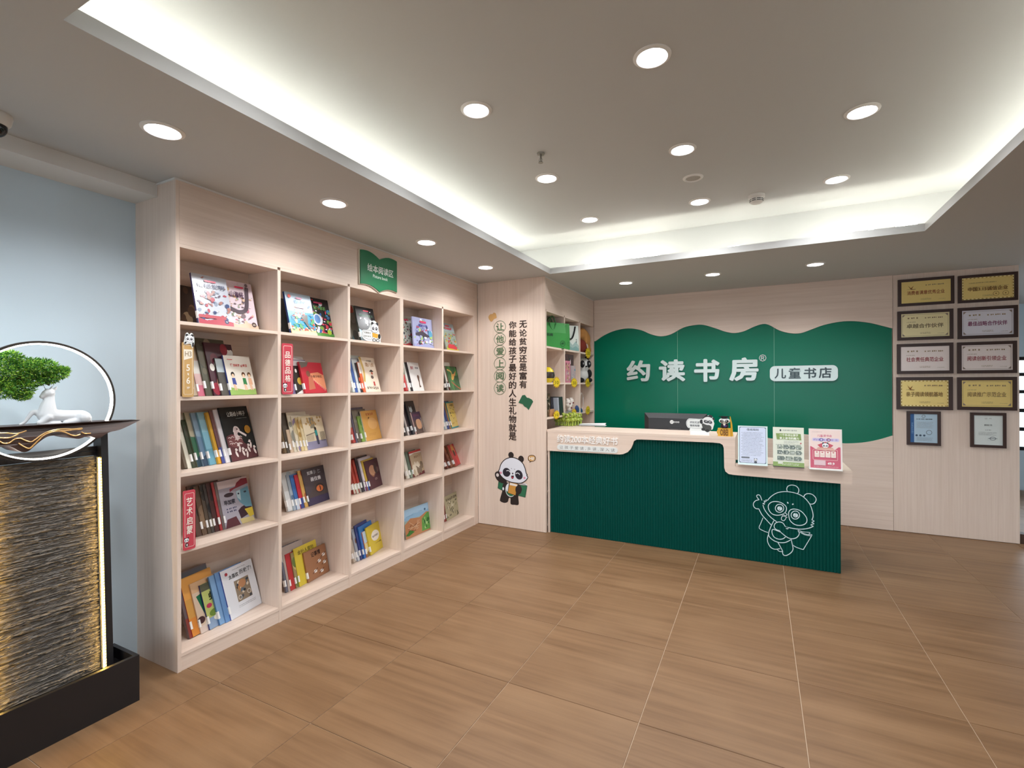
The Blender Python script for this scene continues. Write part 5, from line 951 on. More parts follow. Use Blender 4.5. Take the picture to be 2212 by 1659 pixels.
for cx, cy in ((822, 648), (1048, 745)):
    ln([(cx+60*math.cos(t*.628), cy+58*math.sin(t*.628)) for t in range(10)], 9.5, True)
    c = zp(cx+3, cy+3); e = zp(cx+39, cy+3); MB().prism([(c[0]+(e[0]-c[0])*math.cos(t*.393), c[2]+(e[0]-c[0])*math.sin(t*.393)) for t in range(16)], FY(c[1]), 0, .003).build('iris', LM, pl)
    for dx, dy in ((8, -18), (-4, 14)): c = zp(cx+dx, cy+dy); MB().prism([(c[0]+.0036*math.cos(t*.7854), c[2]+.0036*math.sin(t*.7854)) for t in range(8)], FY(c[1]-.003), 0, .0006).build('pupil', DESKG, pl)
for q in ([(934, 558), (946, 578)], [(1002, 594), (1022, 585)]): ln(q, 14)
ln([(880, 725), (905, 718), (930, 735), (915, 752), (888, 748)], 8, True); ln([(870, 760), (915, 770), (905, 805), (880, 825), (850, 810), (852, 778)], 8, True); ln([(855, 735), (870, 755), (935, 778)], 7)
ln([(570, 535), (545, 470), (520, 455), (495, 465), (500, 490), (530, 525)]); ln([(530, 525), (480, 540), (450, 575), (452, 620), (485, 652), (525, 655)]); ln([(525, 655), (570, 740), (640, 820), (700, 885)])
ln([(905, 910), (870, 860), (815, 843), (765, 860), (745, 900), (755, 935), (790, 960), (820, 968), (850, 1000), (930, 1062), (1000, 1085), (1070, 1065), (1105, 1010), (1085, 965)]); ln([(905, 910), (940, 922), (942, 942), (912, 936)], 8)
ln([(740, 825), (690, 930), (665, 1010), (680, 1060), (740, 1110), (820, 1138), (910, 1135), (990, 1095)]); ln([(840, 990), (790, 970), (725, 950), (715, 1000), (745, 1060), (810, 1090), (870, 1085), (905, 1060)])
ln([(585, 785), (555, 860), (530, 930), (590, 970), (655, 995)], 8); ln([(660, 1030), (648, 1090), (660, 1150), (700, 1210), (760, 1235), (830, 1225)]); ln([(800, 1140), (840, 1210), (865, 1260), (865, 1290), (885, 1320), (930, 1320), (990, 1280), (1015, 1230), (1005, 1170), (990, 1095)]); ln([(790, 1240), (820, 1265), (860, 1268)], 8)
ln([(1000, 1165), (1060, 1205), (1162, 1240)], 8); ln([(1162, 1240), (1222, 1140), (1280, 1045)], 8); ln([(1280, 1045), (1180, 1025), (1110, 985)], 8); ln([(1090, 960), (1160, 985), (1255, 995), (1240, 1018)], 6); ln([(1130, 985), (1200, 1020), (1285, 1025), (1270, 1050)], 6)

# ------------------------------------------------------------------ the shop sign
YSg = YB+0.002
def letter(ch, px, parent, m, w1=0.022, bold=.03):
    a = yrect(*px, YSg); return solid_text(ch, a[0], a[1], a[2], a[3], FY(YSg), -0.0003, w1, bold).build('character', m, parent)
SILV = mat('silver_letters', (196, 206, 200), 0.25, 0.25)
sg_ = thing('shop_sign', 'large silver shop name of four characters on the green board', 'sign', tuple(onY(1354, 824, YSg)))
for ch, px in zip('约读书房', ((1354.5, 778, 1405, 824), (1424, 776, 1480.5, 824), (1500, 775, 1554.5, 825), (1575.5, 771.5, 1638.5, 823))): letter(ch, px, sg_, SILV, bold=.036)
letter('®', (1639.5, 765.5, 1655.5, 781), sg_, SILV, 0.008, .0)
pl = thing('shop_sign_plate', 'silver rounded plate reading children bookshop in dark characters', 'sign', tuple(onY(1663, 823, YSg)))
a = yrect(1663, 788.5, 1809.5, 823.5, YSg); MB().prism(rrect_pts(a[0], a[1], a[2], a[3], (a[3]-a[1])*.3, 6), FY(YSg), -0.0003, 0.018).build('plate', SILV, pl)
for ch, px in zip('儿童书店', ((1673, 796, 1698, 818), (1703.5, 794, 1730, 818), (1736, 794, 1763.5, 818), (1768.5, 793, 1796.5, 817))):
    a = yrect(*px, YSg-.018); solid_text(ch, a[0], a[1], a[2], a[3], FY(YSg-.018), -0.0003, .003, .022).build('character', mat('slate_letters', (62, 78, 84), 0.4), pl)

# ------------------------------------------------------------------ plaques
FR = mat('dark_wood_frame', (58, 34, 26), 0.35, spec=0.5)
GOLD = mat('gold_plate', (240, 212, 132), 0.3, 0.25); GOLDL = mat('pale_gold_plate', (238, 224, 172), 0.3, 0.15); SILVP = mat('silver_plate', (226, 222, 230), 0.3, 0.15); PINKP = mat('rose_silver_plate', (236, 222, 216), 0.32, 0.12); PAPER = mat('certificate_paper', (214, 220, 216), 0.4)
YC = YB-0.003
def plaque(px, m, title, tc, label, kind, logo=None):
    a = yrect(*px, YC); x0, z0, x1, z1 = a; z1 = min(z1, H-0.004)
    r = thing('plaque', label, 'plaque', (x0, YC, z0), 'award plaques on the oak wall'); w, h = x1-x0, z1-z0; f = min(w, h)*.10
    b = MB(); b.box(x0, x1, YC-.022, YC+.0005, z0, z0+f); b.box(x0, x1, YC-.022, YC+.0005, z1-f, z1); b.box(x0, x0+f, YC-.022, YC+.0005, z0+f, z1-f); b.box(x1-f, x1, YC-.022, YC+.0005, z0+f, z1-f); b.build('frame', FR, r)
    plt = MB().box(x0+f, x1-f, YC-.016, YC+.0005, z0+f, z1-f).build('plate', m, r)
    P = PR(); u0, v0, W, h_ = x0+f, z0+f, w-2*f, h-2*f; U = lambda t: u0+W*t; V = lambda t: v0+h_*t; G = (150, 126, 92)
    if kind == 'rope':
        n = 26
        for i in range(n):
            for t in (.015, .985): P.poly([(U((i+.1)/n), V(t-.03 if t > .5 else t+.03)), (U((i+.8)/n), V(t-.03 if t > .5 else t+.03)), (U((i+1.0)/n), V(t)), (U((i+.3)/n), V(t))], (250, 238, 190) if i % 2 else (150, 116, 50))
        for i in range(16):
            for t in (.01, .99): P.poly([(U(t), V((i+.1)/16)), (U(t+.018 if t < .5 else t-.018), V((i+.3)/16)), (U(t+.018 if t < .5 else t-.018), V((i+1.)/16)), (U(t), V((i+.8)/16))], (250, 238, 190) if i % 2 else (150, 116, 50))
    elif kind == 'line': P.stroke([(U(.03), V(.05)), (U(.97), V(.05)), (U(.97), V(.95)), (U(.03), V(.95))], w*.006, (130, 112, 96), True, False)
    if kind == 'line':
        for sx, sy in ((0, 0), (1, 0), (0, 1), (1, 1)): qx, qy = (.03, .97)[sx], (.05, .95)[sy]; dx, dy = (.06, -.06)[sx], (.1, -.1)[sy]; P.poly([(U(qx), V(qy)), (U(qx+dx), V(qy)), (U(qx), V(qy+dy))], (140, 122, 108))
    if kind in ('plain', 'rope', 'line'):
        if logo == 'bird': P.poly([(U(.14), V(.82)), (U(.2), V(.7)), (U(.26), V(.8)), (U(.22), V(.66)), (U(.3), V(.62)), (U(.2), V(.62))], (140, 90, 30))
        elif logo == 'seal':
            for q in (.66, .84): P.ring(U(q), V(.22), W*.055, W*.055, W*.008, (150, 110, 50)); P.ell(U(q), V(.22), W*.015, W*.015, (150, 110, 50))
            P.lines(U(.14), V(.72), U(.66), V(.78), 1, G); P.lines(U(.12), V(.56), U(.9), V(.585), 1, G, .4)
        else: P.lines(U(.14), V(.76), U(.36), V(.86), 1, G, .7)
        if logo != 'seal': P.lines(U(.5), V(.76), U(.86), V(.84), 1, G, .7); P.lines(U(.12), V(.62), U(.3), V(.66), 1, G, .6)
        P.fit(title, U(.12), V(.38), U(.88), V(.56), tc, .02); P.lines(U(.40), V(.12), U(.62), V(.2), 2, G, .5); P.lines(U(.76), V(.12), U(.9), V(.145), 1, G, .6)
    elif kind == 'blue':
        P.rect(U(.0), V(0), U(.15), V(1), (44, 92, 146)); P.lines(U(.055), V(.3), U(.10), V(.7), 12, (150, 190, 226), .5); P.ring(U(.5), V(.92), W*.06, W*.06, W*.02, (110, 116, 122)); P.lines(U(.24), V(.8), U(.84), V(.84), 1, (50, 54, 60), .8); P.lines(U(.24), V(.5), U(.84), V(.74), 6, (150, 156, 160), .4); P.ring(U(.7), V(.36), W*.1, W*.1, W*.02, (110, 116, 124))
        for i in range(3): P.ell(U(.24+.14*i), V(.25), W*.045, W*.045, (60, 78, 100))
        P.lines(U(.24), V(.06), U(.84), V(.19), 5, (130, 136, 142), .4)
    elif kind == 'paper':
        P.fit('证 书', U(.38), V(.87), U(.62), V(.92), (150, 150, 146)); P.fit('授权书', U(.36), V(.64), U(.64), V(.7), (70, 74, 74), .01); P.lines(U(.4), V(.49), U(.6), V(.52), 1, (70, 74, 74), .7); P.lines(U(.16), V(.32), U(.82), V(.44), 4, (110, 114, 112), .4); P.ring(U(.66), V(.22), W*.1, W*.075, W*.02, (96, 104, 110)); P.stroke([(U(.5), V(.22)), (U(.82), V(.22))], W*.02, (96, 104, 110), smooth=False)
    P.build('engraving', FY(YC-.016), plt); return r
BR_, DR, GY = (150, 72, 30), (150, 52, 60), (116, 100, 70)
plaque((1939, 596, 2060, 663), GOLD, '消费者满意优秀企业', BR_, 'gold plaque with a small bird emblem and orange lettering', 'plain', 'bird')
plaque((2068.5, 587, 2197, 656), GOLD, '中国3.15诚信企业', (120, 80, 26), 'gold rope edged plaque with two round seals', 'rope', 'seal')
plaque((1938, 667, 2058, 736), GOLDL, '卓越合作伙伴', GY, 'pale gold plaque with six grey characters', 'line')
plaque((2068, 659, 2197, 733), SILVP, '最佳战略合作伙伴', (124, 38, 88), 'silver plaque with purple lettering', 'line')
plaque((1937, 740, 2058, 808), PINKP, '社会责任典范企业', DR, 'rose silver plaque for social responsibility with red lettering', 'plain')
plaque((2067, 736, 2195, 807), PINKP, '阅读创新引领企业', DR, 'rose silver plaque for reading innovation with ornate corners', 'line')
plaque((1936, 814, 2057, 884), GOLD, '亲子阅读领航基地', (140, 110, 60), 'gold rope edged plaque with a small dark bird mark', 'rope', 'bird')
plaque((2067, 814, 2195, 885), GOLD, '阅读推广示范企业', (140, 112, 66), 'plain gold plaque with faint brown lettering', 'line')
plaque((1958, 889, 2031, 960), mat('blue_paper', (176, 200, 216), 0.4), '', GY, 'framed upright certificate with a blue side band', 'blue')
plaque((2095, 892, 2172, 965), PAPER, '', GY, 'framed upright pale green certificate with a round stamp', 'paper')

# ------------------------------------------------------------------ things on the counter
rr = random.Random(4)
def zc(a, b): return (1180+a/16.59, 830+b/16.59)
figs = [(390, 1480, 1.0), (500, 1480, 1.02), (625, 1490, 1.05), (760, 1500, 1.1), (915, 1500, 1.1), (1010, 1490, 1.08), (1100, 1480, 1.06), (1190, 1465, 1.05), (560, 1400, 1.0), (700, 1390, 1.05), (850, 1390, 1.05), (980, 1390, 1.05), (1120, 1390, 1.05), (1220, 1400, 1.0)]
GF = mat('lime_vinyl', (150, 166, 62), 0.35); GE = mat('vinyl_eye', (230, 228, 190), 0.4)
FLAB = ['lime green toy figure at the cabinet end of the counter group', 'lime green toy figure in the front row of the counter group', 'lime green toy figure in the back row of the counter group']
fig_src = None
for i, (a, b_, s) in enumerate(figs):
    back = i >= 8; q = onZ(*zc(a, b_ if not back else b_+75), ZC); Y = q.y+(0.075 if back else 0); X_ = onY(zc(a, b_)[0], 915, Y).x
    loc = (X_, Y, ZC); lab = FLAB[0] if i == 0 else FLAB[2] if back else FLAB[1]
    if fig_src is None:
        r = thing('toy_figure', lab, 'toy figure', loc, 'lime green toy figures on the counter'); fig_src = r
        b = MB(); x, y, z = loc
        for sx in (-1, 1): b.tube([(x+sx*.012, y, z+.003), (x+sx*.012, y, z+.045)], [.010, .007], 8); b.ball((x+sx*.013, y-.006, z+.006), (.011, .015, .007), 8, 6); b.tube([(x+sx*.022, y, z+.065), (x+sx*.030, y-.004, z+.045)], [.008, .005], 8)
        b.ball((x, y, z+.060), (.032, .024, .020)); b.tube([(x, y, z+.07), (x, y, z+.095)], .010, 8)
        remesh(b.build('body', GF, r), 0.004, 3)
        MB().ball((x, y-.004, z+.100), (.024, .023, .023)).build('head', GF, r, smooth=True)
        for sx in (-1, 1): MB().ball((x+sx*.009, y-.024, z+.104), (.006, .004, .006), 8, 6).build('eye', mat('vinyl_pupil', (60, 62, 30), 0.4), r, smooth=True)
        MB().ball((x, y-.025, z+.092), (.008, .003, .004), 8, 6).build('mouth', GE, r, smooth=True)
    else:
        r = fig_src.copy(); COL.objects.link(r); r['label'] = lab; r.location = loc; r.scale = (s, s, s*(1.0+.06*(i % 3)))
        r.rotation_euler = (0, 0, rr.uniform(-.5, .5))
        for ch in list(fig_src.children):
            c = ch.copy(); COL.objects.link(c); c.parent = r
# sheets of paper lying over the counter edge
p = onZ(1251, 918.5, ZC); e = onZ(1301, 922.5, ZC)
r = thing('paper_stack', 'small stack of white paper lying on the desk counter', 'paper', (p.x, p.y, ZC))
for k_ in range(4):
    d = .004*k_; x0_, x1_ = p.x+.002*k_, e.x-.004*((k_*3) % 4); y0_ = p.y-.03+.004*((k_*2) % 3)
    MB().add([(x0_, y0_, ZC+d), (x1_, y0_+.006, ZC+d), (x1_-.01, y0_+.11, ZC+d+(.012 if k_ == 3 else 0)), (x0_+.01, y0_+.11, ZC+d), (x0_, y0_, ZC+d+.0036), (x1_, y0_+.006, ZC+d+.0036), (x1_-.01, y0_+.11, ZC+d+.0036+(.012 if k_ == 3 else 0)), (x0_+.01, y0_+.11, ZC+d+.0036)],
             [(3, 2, 1, 0), (4, 5, 6, 7), (0, 1, 5, 4), (1, 2, 6, 5), (2, 3, 7, 6), (3, 0, 4, 7)]).build('sheet', TAGW, r)
# monitor seen from behind, standing on the inner worktop
YM = 5.04; a = yrect(1392, 891.5, 1527, 935, YM); x0_, x1_ = a[0], a[2]; zt = onY(1460, 893, YM).z; zb = zt-.31; xm = (x0_+x1_)/2
r = thing('monitor', 'black computer monitor seen from behind over the counter', 'monitor', (xm, YM+.06, .745))
b = MB(); b.box(x0_, x1_, YM+.012, YM+.03, zb, zt); b.build('screen_panel', BLACK, r)
b = MB(); w_ = x1_-x0_
f0 = [(x0_, YM+.012, zb), (x1_, YM+.012, zb), (x1_, YM+.012, zt), (x0_, YM+.012, zt)]; f1 = [(x0_+.045, YM-.012, zb+.03), (x1_-.045, YM-.012, zb+.03), (x1_-.045, YM-.012, zt-.05), (x0_+.045, YM-.012, zt-.05)]
b.add(f0+f1, [(0, 1, 5, 4), (1, 2, 6, 5), (2, 3, 7, 6), (3, 0, 4, 7), (4, 5, 6, 7), (3, 2, 1, 0)]); bs = b.build('back_shell', mat('dark_shell', (30, 31, 34), 0.38), r)
MB().prism(rrect_pts(xm-.06, zb+.02, xm+.06, zt-.145, .012), FY(YM-.012), 0, .014).build('mount_plate', mat('grey_shell', (52, 52, 55), 0.5), r)
for sx in (-1, 1): MB().lathe([(0, 0), (.006, 0), (.006, .002), (0, .002)], 10, (xm+sx*.045, YM-.0285, zt-.158), axis=1).build('screw', BLACK, r)
MB().box(xm-.03, xm+.03, YM-.02, YM+.005, .75, zb+.05).build('stand_neck', BLACK, r); MB().box(xm-.12, xm+.12, YM-.09, YM+.12, .745, .755).build('stand_base', BLACK, r)
P = PR(); q = onY(1451.2, 911.5, YM-.012); e = onY(1455.4, 911.5, YM-.012); rd = e.x-q.x; P.ell(q.x, q.z, rd, rd, (222, 226, 226)); P.fit('LO', q.x-rd*.6, q.z-rd*.4, q.x+rd*.6, q.z+rd*.4, (40, 42, 46), .02)
for i in range(3): P.ring(q.x+rd*(1.5+.95*i), q.z, rd*.36, rd*.36, rd*.2, (206, 210, 210), 12)
P.build('logo', FY(YM-.012), bs)
# panda cut-out sign with an oval board
def zd(a, b): return (1380+a/10.055, 870+b/10.055)
YS2 = onZ(1522, 934, ZC).y; YS2 = 4.62
r = thing('panda_sign', 'white acrylic panda sign with an oval message board on the counter', 'sign', (onY(1510, 930, YS2).x, YS2, ZC))
o_ = [(1030, 440), (1040, 390), (1075, 350), (1130, 340), (1390, 352), (1405, 335), (1440, 320), (1445, 290), (1490, 280), (1520, 268), (1570, 270), (1600, 300), (1605, 318), (1640, 340), (1640, 375), (1620, 400), (1640, 450), (1620, 520), (1600, 580), (1545, 590), (1535, 642), (1120, 630), (1118, 558), (1075, 545), (1042, 500)]
zz = lambda y: onY(1520, 870+y/10.055, YS2).z
pts = [(onY(*zd(x, y), YS2).x, max(ZC, onY(*zd(x, y), YS2).z)) for x, y in o_]
MB().prism(smooth_pts(pts, True, 2), FY(YS2), 0, .005).build('board', ACRYL, r)
a0, a1 = onY(*zd(1120, 600), YS2).x, onY(*zd(1530, 600), YS2).x; MB().box(a0, a1, YS2-.012, YS2+.03, ZC, ZC+.025).build('foot', TAGW, r)
P = PR()
def zq(x, y): q = onY(*zd(x, y), YS2); return (q.x, q.z)
def E_(x, y, rx, ry, c, rot=0): q = zq(x, y); P.ell(q[0], q[1], rx*.000425, ry*.000425, c, rot)
P.stroke([zq(*q) for q in ((1045, 440), (1060, 385), (1120, 358), (1380, 368), (1380, 540), (1120, 540), (1060, 495))], .003, (150, 156, 160), True)
for t, y0_, y1_ in (('求知无涯', 405, 445), ('借阅有期', 475, 515)): A0, A1 = zq(1108, y1_), zq(1318, y0_); P.fit(t, A0[0], A0[1], A1[0], A1[1], (74, 78, 84), .015)
P.poly([zq(*q) for q in ((1395, 450), (1560, 500), (1570, 590), (1500, 630), (1420, 600), (1370, 480))], (70, 72, 70), True); E_(1400, 575, 38, 30, (40, 42, 44)); E_(1490, 605, 36, 32, (40, 42, 44)); E_(1360, 410, 32, 45, (38, 40, 44)); E_(1475, 305, 34, 28, (40, 42, 44)); E_(1552, 302, 44, 36, (40, 42, 44)); E_(1620, 352, 24, 30, (40, 42, 44))
E_(1500, 395, 105, 85, (226, 228, 228)); E_(1458, 408, 44, 32, (62, 64, 68), -18); E_(1548, 420, 44, 32, (62, 64, 68), -28); E_(1462, 402, 14, 14, (190, 194, 196)); E_(1545, 414, 14, 14, (190, 194, 196)); E_(1500, 440, 10, 8, (50, 52, 54))
P.build('print', FY(YS2-.005), r)
# panda graduate figurine
q = onZ(1566, 935.5, ZC); Y2 = 4.61; xg = onY(1565, 930, Y2).x
r = thing('graduate_panda_figurine', 'panda figurine in a graduation cap on a yellow base', 'figurine', (xg, Y2, ZC)); s = (onY(1575, 900, Y2).x-onY(1565, 900, Y2).x)/10
zz = lambda y: onY(1566, y, Y2).z
YEL = mat('yellow_resin', (206, 156, 34), 0.4)
b = MB(); b.box(xg-.052, xg+.052, Y2-.03, Y2+.03, ZC, zz(925)); b.ball((xg-.05, Y2, (ZC+zz(925))/2), (.012, .03, .02)); b.build('base', YEL, r)
P = PR(); P.fit('OBEI', xg-.032, ZC+.008, xg+.03, zz(925)-.008, (116, 76, 14), .05); P.build('base_lettering', FY(Y2-.03), r)
b = MB(); b.ball((xg, Y2, zz(920)), (.034, .026, .03)); remesh(b.build('body', mat('dark_gown', (30, 26, 34), 0.5), r), .006, 2)
MB().ball((xg+.006, Y2-.026, zz(920)), (.014, .006, .012)).build('sash', mat('violet_resin', (70, 50, 110), 0.5), r, smooth=True); MB().add([(xg-.012, Y2-.027, zz(915)), (xg+.012, Y2-.027, zz(915)), (xg, Y2-.032, zz(919.5)), (xg, Y2-.02, zz(914))], [(0, 2, 3), (1, 3, 2), (0, 1, 2), (0, 3, 1)]).build('collar', mat('ivory_resin', (226, 212, 190), 0.5), r)
MB().ball((xg, Y2, zz(909)), (.045, .032, .026), 18, 12).build('head', mat('white_resin', (224, 226, 222), 0.4), r, smooth=True)
for sx in (-1, 1):
    MB().ball((xg+sx*.020, Y2-.026, zz(909.3)), (.014, .008, .012), 12, 8).build('eye_patch', mat('dark_resin', (34, 32, 30), 0.4), r, smooth=True); MB().ball((xg+sx*.017, Y2-.034, zz(909)), (.005, .003, .005), 8, 6).build('eye', mat('white_resin'), r, smooth=True)
    MB().tube([(xg+sx*.019+.013*math.cos(t*.628), Y2-.034, zz(909.2)+.012*math.sin(t*.628)) for t in range(10)], .0014, 5, True).build('glasses_rim', BLACK, r)
b = MB(); b.lathe([(0, 0), (.028, 0), (.026, .012), (0, .012)], 16, (xg, Y2, zz(904))); b.build('cap', BLACK, r)
b = MB(); zc_ = zz(900.5); b.prism([(xg-.046, Y2), (xg, Y2-.035), (xg+.046, Y2), (xg, Y2+.035)], XY, zc_, zc_+.005); b.build('cap_board', BLACK, r)
b = MB(); b.tube([(xg+.046, Y2-.02, zz(899)), (xg+.056, Y2-.022, zz(915)), (xg+.062, Y2-.024, ZC+.004)], [.003, .007, .008], 8); b.build('tassel', YEL, r, smooth=True)
# three upright notices on the low counter
def stand(px, label, col, drawf, edge, base=None):
    x0p, y0p, x1p, y1p = px; Y = onZ((x0p+x1p)/2, y1p, ZL).y; a, b = onY(x0p, y1p, Y), onY(x1p, y0p, Y); w = b.x-a.x; h = onY((x0p+x1p)/2, y0p, Y).z-ZL
    r = thing('notice_stand', label, 'notice', (a.x, Y, ZL), 'upright notices on the low counter')
    ln_ = math.radians(6); fn = lambda u, v, t: (a.x+u, Y+v*math.sin(ln_)-t*math.cos(ln_), ZL+.004+v*math.cos(ln_)+t*math.sin(ln_))
    b_ = MB(); b_.prism([(0, 0), (w, 0), (w, h), (0, h)], fn, -.004, 0); bd = b_.build('board', mat('notice_%02x%02x%02x' % col, col, 0.25), r)
    MB().box(a.x, a.x+w, Y-.010, Y+.09, ZL, ZL+.004).build('foot', base or ACRYL, r)
    P = PR(); drawf(P, w, h); P.build('print', fn, bd, GLOSSY); return r
def n1(P, w, h):
    P.rrect(w*.05, h*.04, w*.95, h*.97, w*.03, (84, 96, 116)); P.rrect(w*.065, h*.05, w*.935, h*.96, w*.06, (206, 214, 236)); P.fit('借阅规则', w*.3, h*.875, w*.7, h*.935, (90, 100, 110), .02)
    for k in range(17): P.lines(w*(.16 if k % 2 else .12), h*(.235+.0365*k), w*(.88 if k % 3 else .8), h*(.247+.0365*k), 1, (110, 116, 134), 1, .5, k+1)
    P.rrect(w*.12, h*.16, w*.4, h*.2, h*.01, (96, 100, 108)); P.lines(w*.12, h*.07, w*.48, h*.13, 2, (120, 124, 136), .4); panda_face(P, w*.6, h*.12, w*.06); P.ell(w*.6, h*.07, w*.05, h*.03, (50, 54, 70))
def n2(P, w, h):
    P.fit('约读书房儿童书店', w*.32, h*.905, w*.78, h*.94, (96, 104, 90), .01); P.ell(w*.25, h*.92, w*.03, w*.04, (40, 44, 44)); P.poly([(w*.1, h*.84), (w*.9, h*.84), (w*.92, h*.68), (w*.13, h*.68)], (122, 148, 60)); P.fit('一个办法让孩子', w*.22, h*.77, w*.82, h*.83, (238, 240, 224), .03); P.fit('爱上读书的魔力', w*.22, h*.69, w*.84, h*.75, (238, 240, 224), .03)
    P.lines(w*.36, h*.58, w*.84, h*.66, 3, (130, 134, 128), .4); P.ell(w*.9, h*.6, w*.03, h*.015, (180, 60, 60), 40); P.lines(w*.1, h*.54, w*.9, h*.565, 1, (130, 134, 124), .8)
    R = random.Random(9)
    for j, (yy, n_) in enumerate(((.44, 4), (.31, 4), (.16, 3))):
        for i in range(n_):
            x0_ = w*(.14+.8/n_*i); x1_ = x0_+w*(.72/n_); y0_, y1_ = h*yy, h*(yy+.1)
            P.poly([(x0_, y0_), (x1_-w*.03, y0_), (x1_+w*.02, (y0_+y1_)/2), (x1_-w*.03, y1_), (x0_, y1_)], (104, 116, 104) if (i+j) % 3 else (146, 156, 140))
            for k in range(4): P.ell(R.uniform(x0_+w*.03, x1_-w*.03), R.uniform(y0_+h*.02, y1_-h*.02), w*.02, h*.015, R.choice([(210, 214, 208), (60, 66, 62), (170, 176, 166), (84, 100, 84)]), 0, 8)
    P.rect(0, h*.0, w, h*.11, (128, 156, 64)); P.lines(w*.3, h*.03, w*.84, h*.09, 2, (226, 232, 206), .5); P.rect(w*.16, h*.06, w*.32, h*.12, (214, 220, 204))
def n3(P, w, h):
    P.rect(w*.04, h*.03, w*.95, h*.56, (200, 62, 92)); P.poly([(w*.04, h*.57), (w*.2, h*.5), (w*.5, h*.46), (w*.8, h*.5), (w*.95, h*.6), (w*.95, h*.97), (w*.04, h*.97)], (238, 214, 206)); P.rect(w*.04, h*.75, w*.95, h*.97, (238, 214, 206)); P.fit('儿童读书会', w*.26, h*.8, w*.7, h*.86, (206, 110, 130), .03); P.rrect(w*.1, h*.69, w*.92, h*.77, h*.035, (206, 196, 226)); P.fit('约读会员年卡', w*.14, h*.705, w*.88, h*.755, (150, 120, 190), .02); P.ring(w*.38, h*.73, w*.05, w*.05, w*.02, (60, 70, 150)); P.ring(w*.6, h*.73, w*.05, w*.05, w*.02, (130, 50, 70))
    P.lines(w*.1, h*.91, w*.4, h*.93, 1, (160, 140, 140)); P.poly([(w*.26, h*.6), (w*.5, h*.68), (w*.74, h*.6), (w*.66, h*.54), (w*.34, h*.54)], (196, 50, 70)); panda_face(P, w*.5, h*.59, w*.1); P.poly([(w*.2, h*.48), (w*.8, h*.46), (w*.72, h*.54), (w*.28, h*.54)], (214, 160, 140)); P.stroke(rrect_pts(w*.12, h*.23, w*.86, h*.49, w*.04), w*.012, (240, 190, 190), True, False)
    for i in range(4): x_ = w*(.17+.165*i); P.rrect(x_, h*.3, x_+w*.145, h*.45, w*.01, (244, 226, 216)); P.ell(x_+w*.07, h*.42, w*.03, h*.015, (190, 90, 90)); P.lines(x_+w*.02, h*.32, x_+w*.125, h*.38, 2, (190, 110, 110), .4)
    P.rrect(w*.15, h*.1, w*.5, h*.22, w*.01, (224, 190, 196)); P.fit('49.9', w*.56, h*.12, w*.76, h*.18, (250, 236, 236), .04); P.lines(w*.14, h*.05, w*.88, h*.085, 2, (240, 200, 206), .4)
stand((1594, 921.5, 1658, 1005), 'pale blue notice of lending rules on the low counter', (206, 226, 226), n1, 0)
stand((1670, 924.5, 1737, 1009), 'green and white notice with rows of small photos', (222, 226, 208), n2, 0, BLACK)
stand((1748, 928, 1820, 1015.5), 'pink notice with a panda and the price 49.9', (232, 222, 216), n3, 0)

# ------------------------------------------------------------------ water feature with ring light, deer and bonsai foliage
YQ = 0.985; BM = mat('satin_black', (28, 27, 29), 0.4)
wf = thing('water_feature', 'tall black water feature with lit slate plate and ring light', 'water feature', (-2.75, YQ, 0))
tx0, tx1, ty0, ty1, tz = -2.868, -2.639, 0.71, 1.258, 0.217
b = MB(); t = .018
b.box(tx0, tx1, ty0, ty1, 0, .03); b.box(tx1-t, tx1, ty0, ty1, .03, tz); b.box(tx0, tx0+t, ty0, ty1, .03, tz); b.box(tx0+t, tx1-t, ty0, ty0+t, .03, tz); b.box(tx0+t, tx1-t, ty1-t, ty1, .03, tz); b.build('trough', BM, wf)
MB().box(tx0+t, tx1-t, ty0+t, ty1-t, .03, .165).build('inner_tray', mat('glossy_black', (28, 27, 29), 0.2), wf)
LN = math.tan(math.radians(2.4))
def lx(z): return -2.775-(z-.165)*LN                     # face plane of the leaning plate
for y in (YQ-.215, YQ+.187): 
    b = MB(); vs = [(lx(z)-d, yy, z) for z in (.16, 1.30) for d in (0.04, -.032) for yy in (y, y+.028)]
    b.add(vs, [(0, 1, 3, 2), (4, 6, 7, 5), (0, 4, 5, 1), (2, 3, 7, 6), (0, 2, 6, 4), (1, 5, 7, 3)]); b.build('post', BM, wf)
for z in (1.168, 1.19):
    MB().box(lx(z)-.04, lx(z)-.012, YQ-.187, YQ+.187, z, z+.02).build('cross_bar', BM, wf)
R = random.Random(12); ny, nz = 60, 440; y0_, y1_, z0_, z1_ = YQ-.187, YQ+.187, .165, 1.165
rowd = []; hgt = 0
for k in range(nz+1):
    if k % 5 == 0: hgt = R.uniform(0, .009)
    rowd.append(hgt if k % 5 in (1, 2, 3) else hgt*.45)
ph = [R.uniform(0, 6.28) for _ in range(8)]
vs = []; fs = []
for k in range(nz+1):
    z = z0_+(z1_-z0_)*k/nz
    for j in range(ny+1):
        y = y0_+(y1_-y0_)*j/ny; wv = .004*math.sin(9*y*3+ph[k % 8]+k*.7)+R.uniform(-.0022, .0022)
        kk = min(nz, max(0, k+int(round(.9*math.sin(y*11+ph[0]+k*.05)+.8*math.sin(y*61+ph[1]+k*.21)+.7*math.sin(y*143+k*.6)))))
        vs.append((lx(z)+rowd[kk]+wv*.5, y, z))
for k in range(nz):
    for j in range(ny): a = k*(ny+1)+j; fs.append((a, a+1, a+ny+2, a+ny+1))
SLATE = grain('layered_slate', (40, 38, 37), (112, 106, 99), (30, 18, 160), 0.45, detail=6, bump=0.4)
b = MB(); b.add(vs, fs); b.build('slate_plate', SLATE, wf, recalc=False)
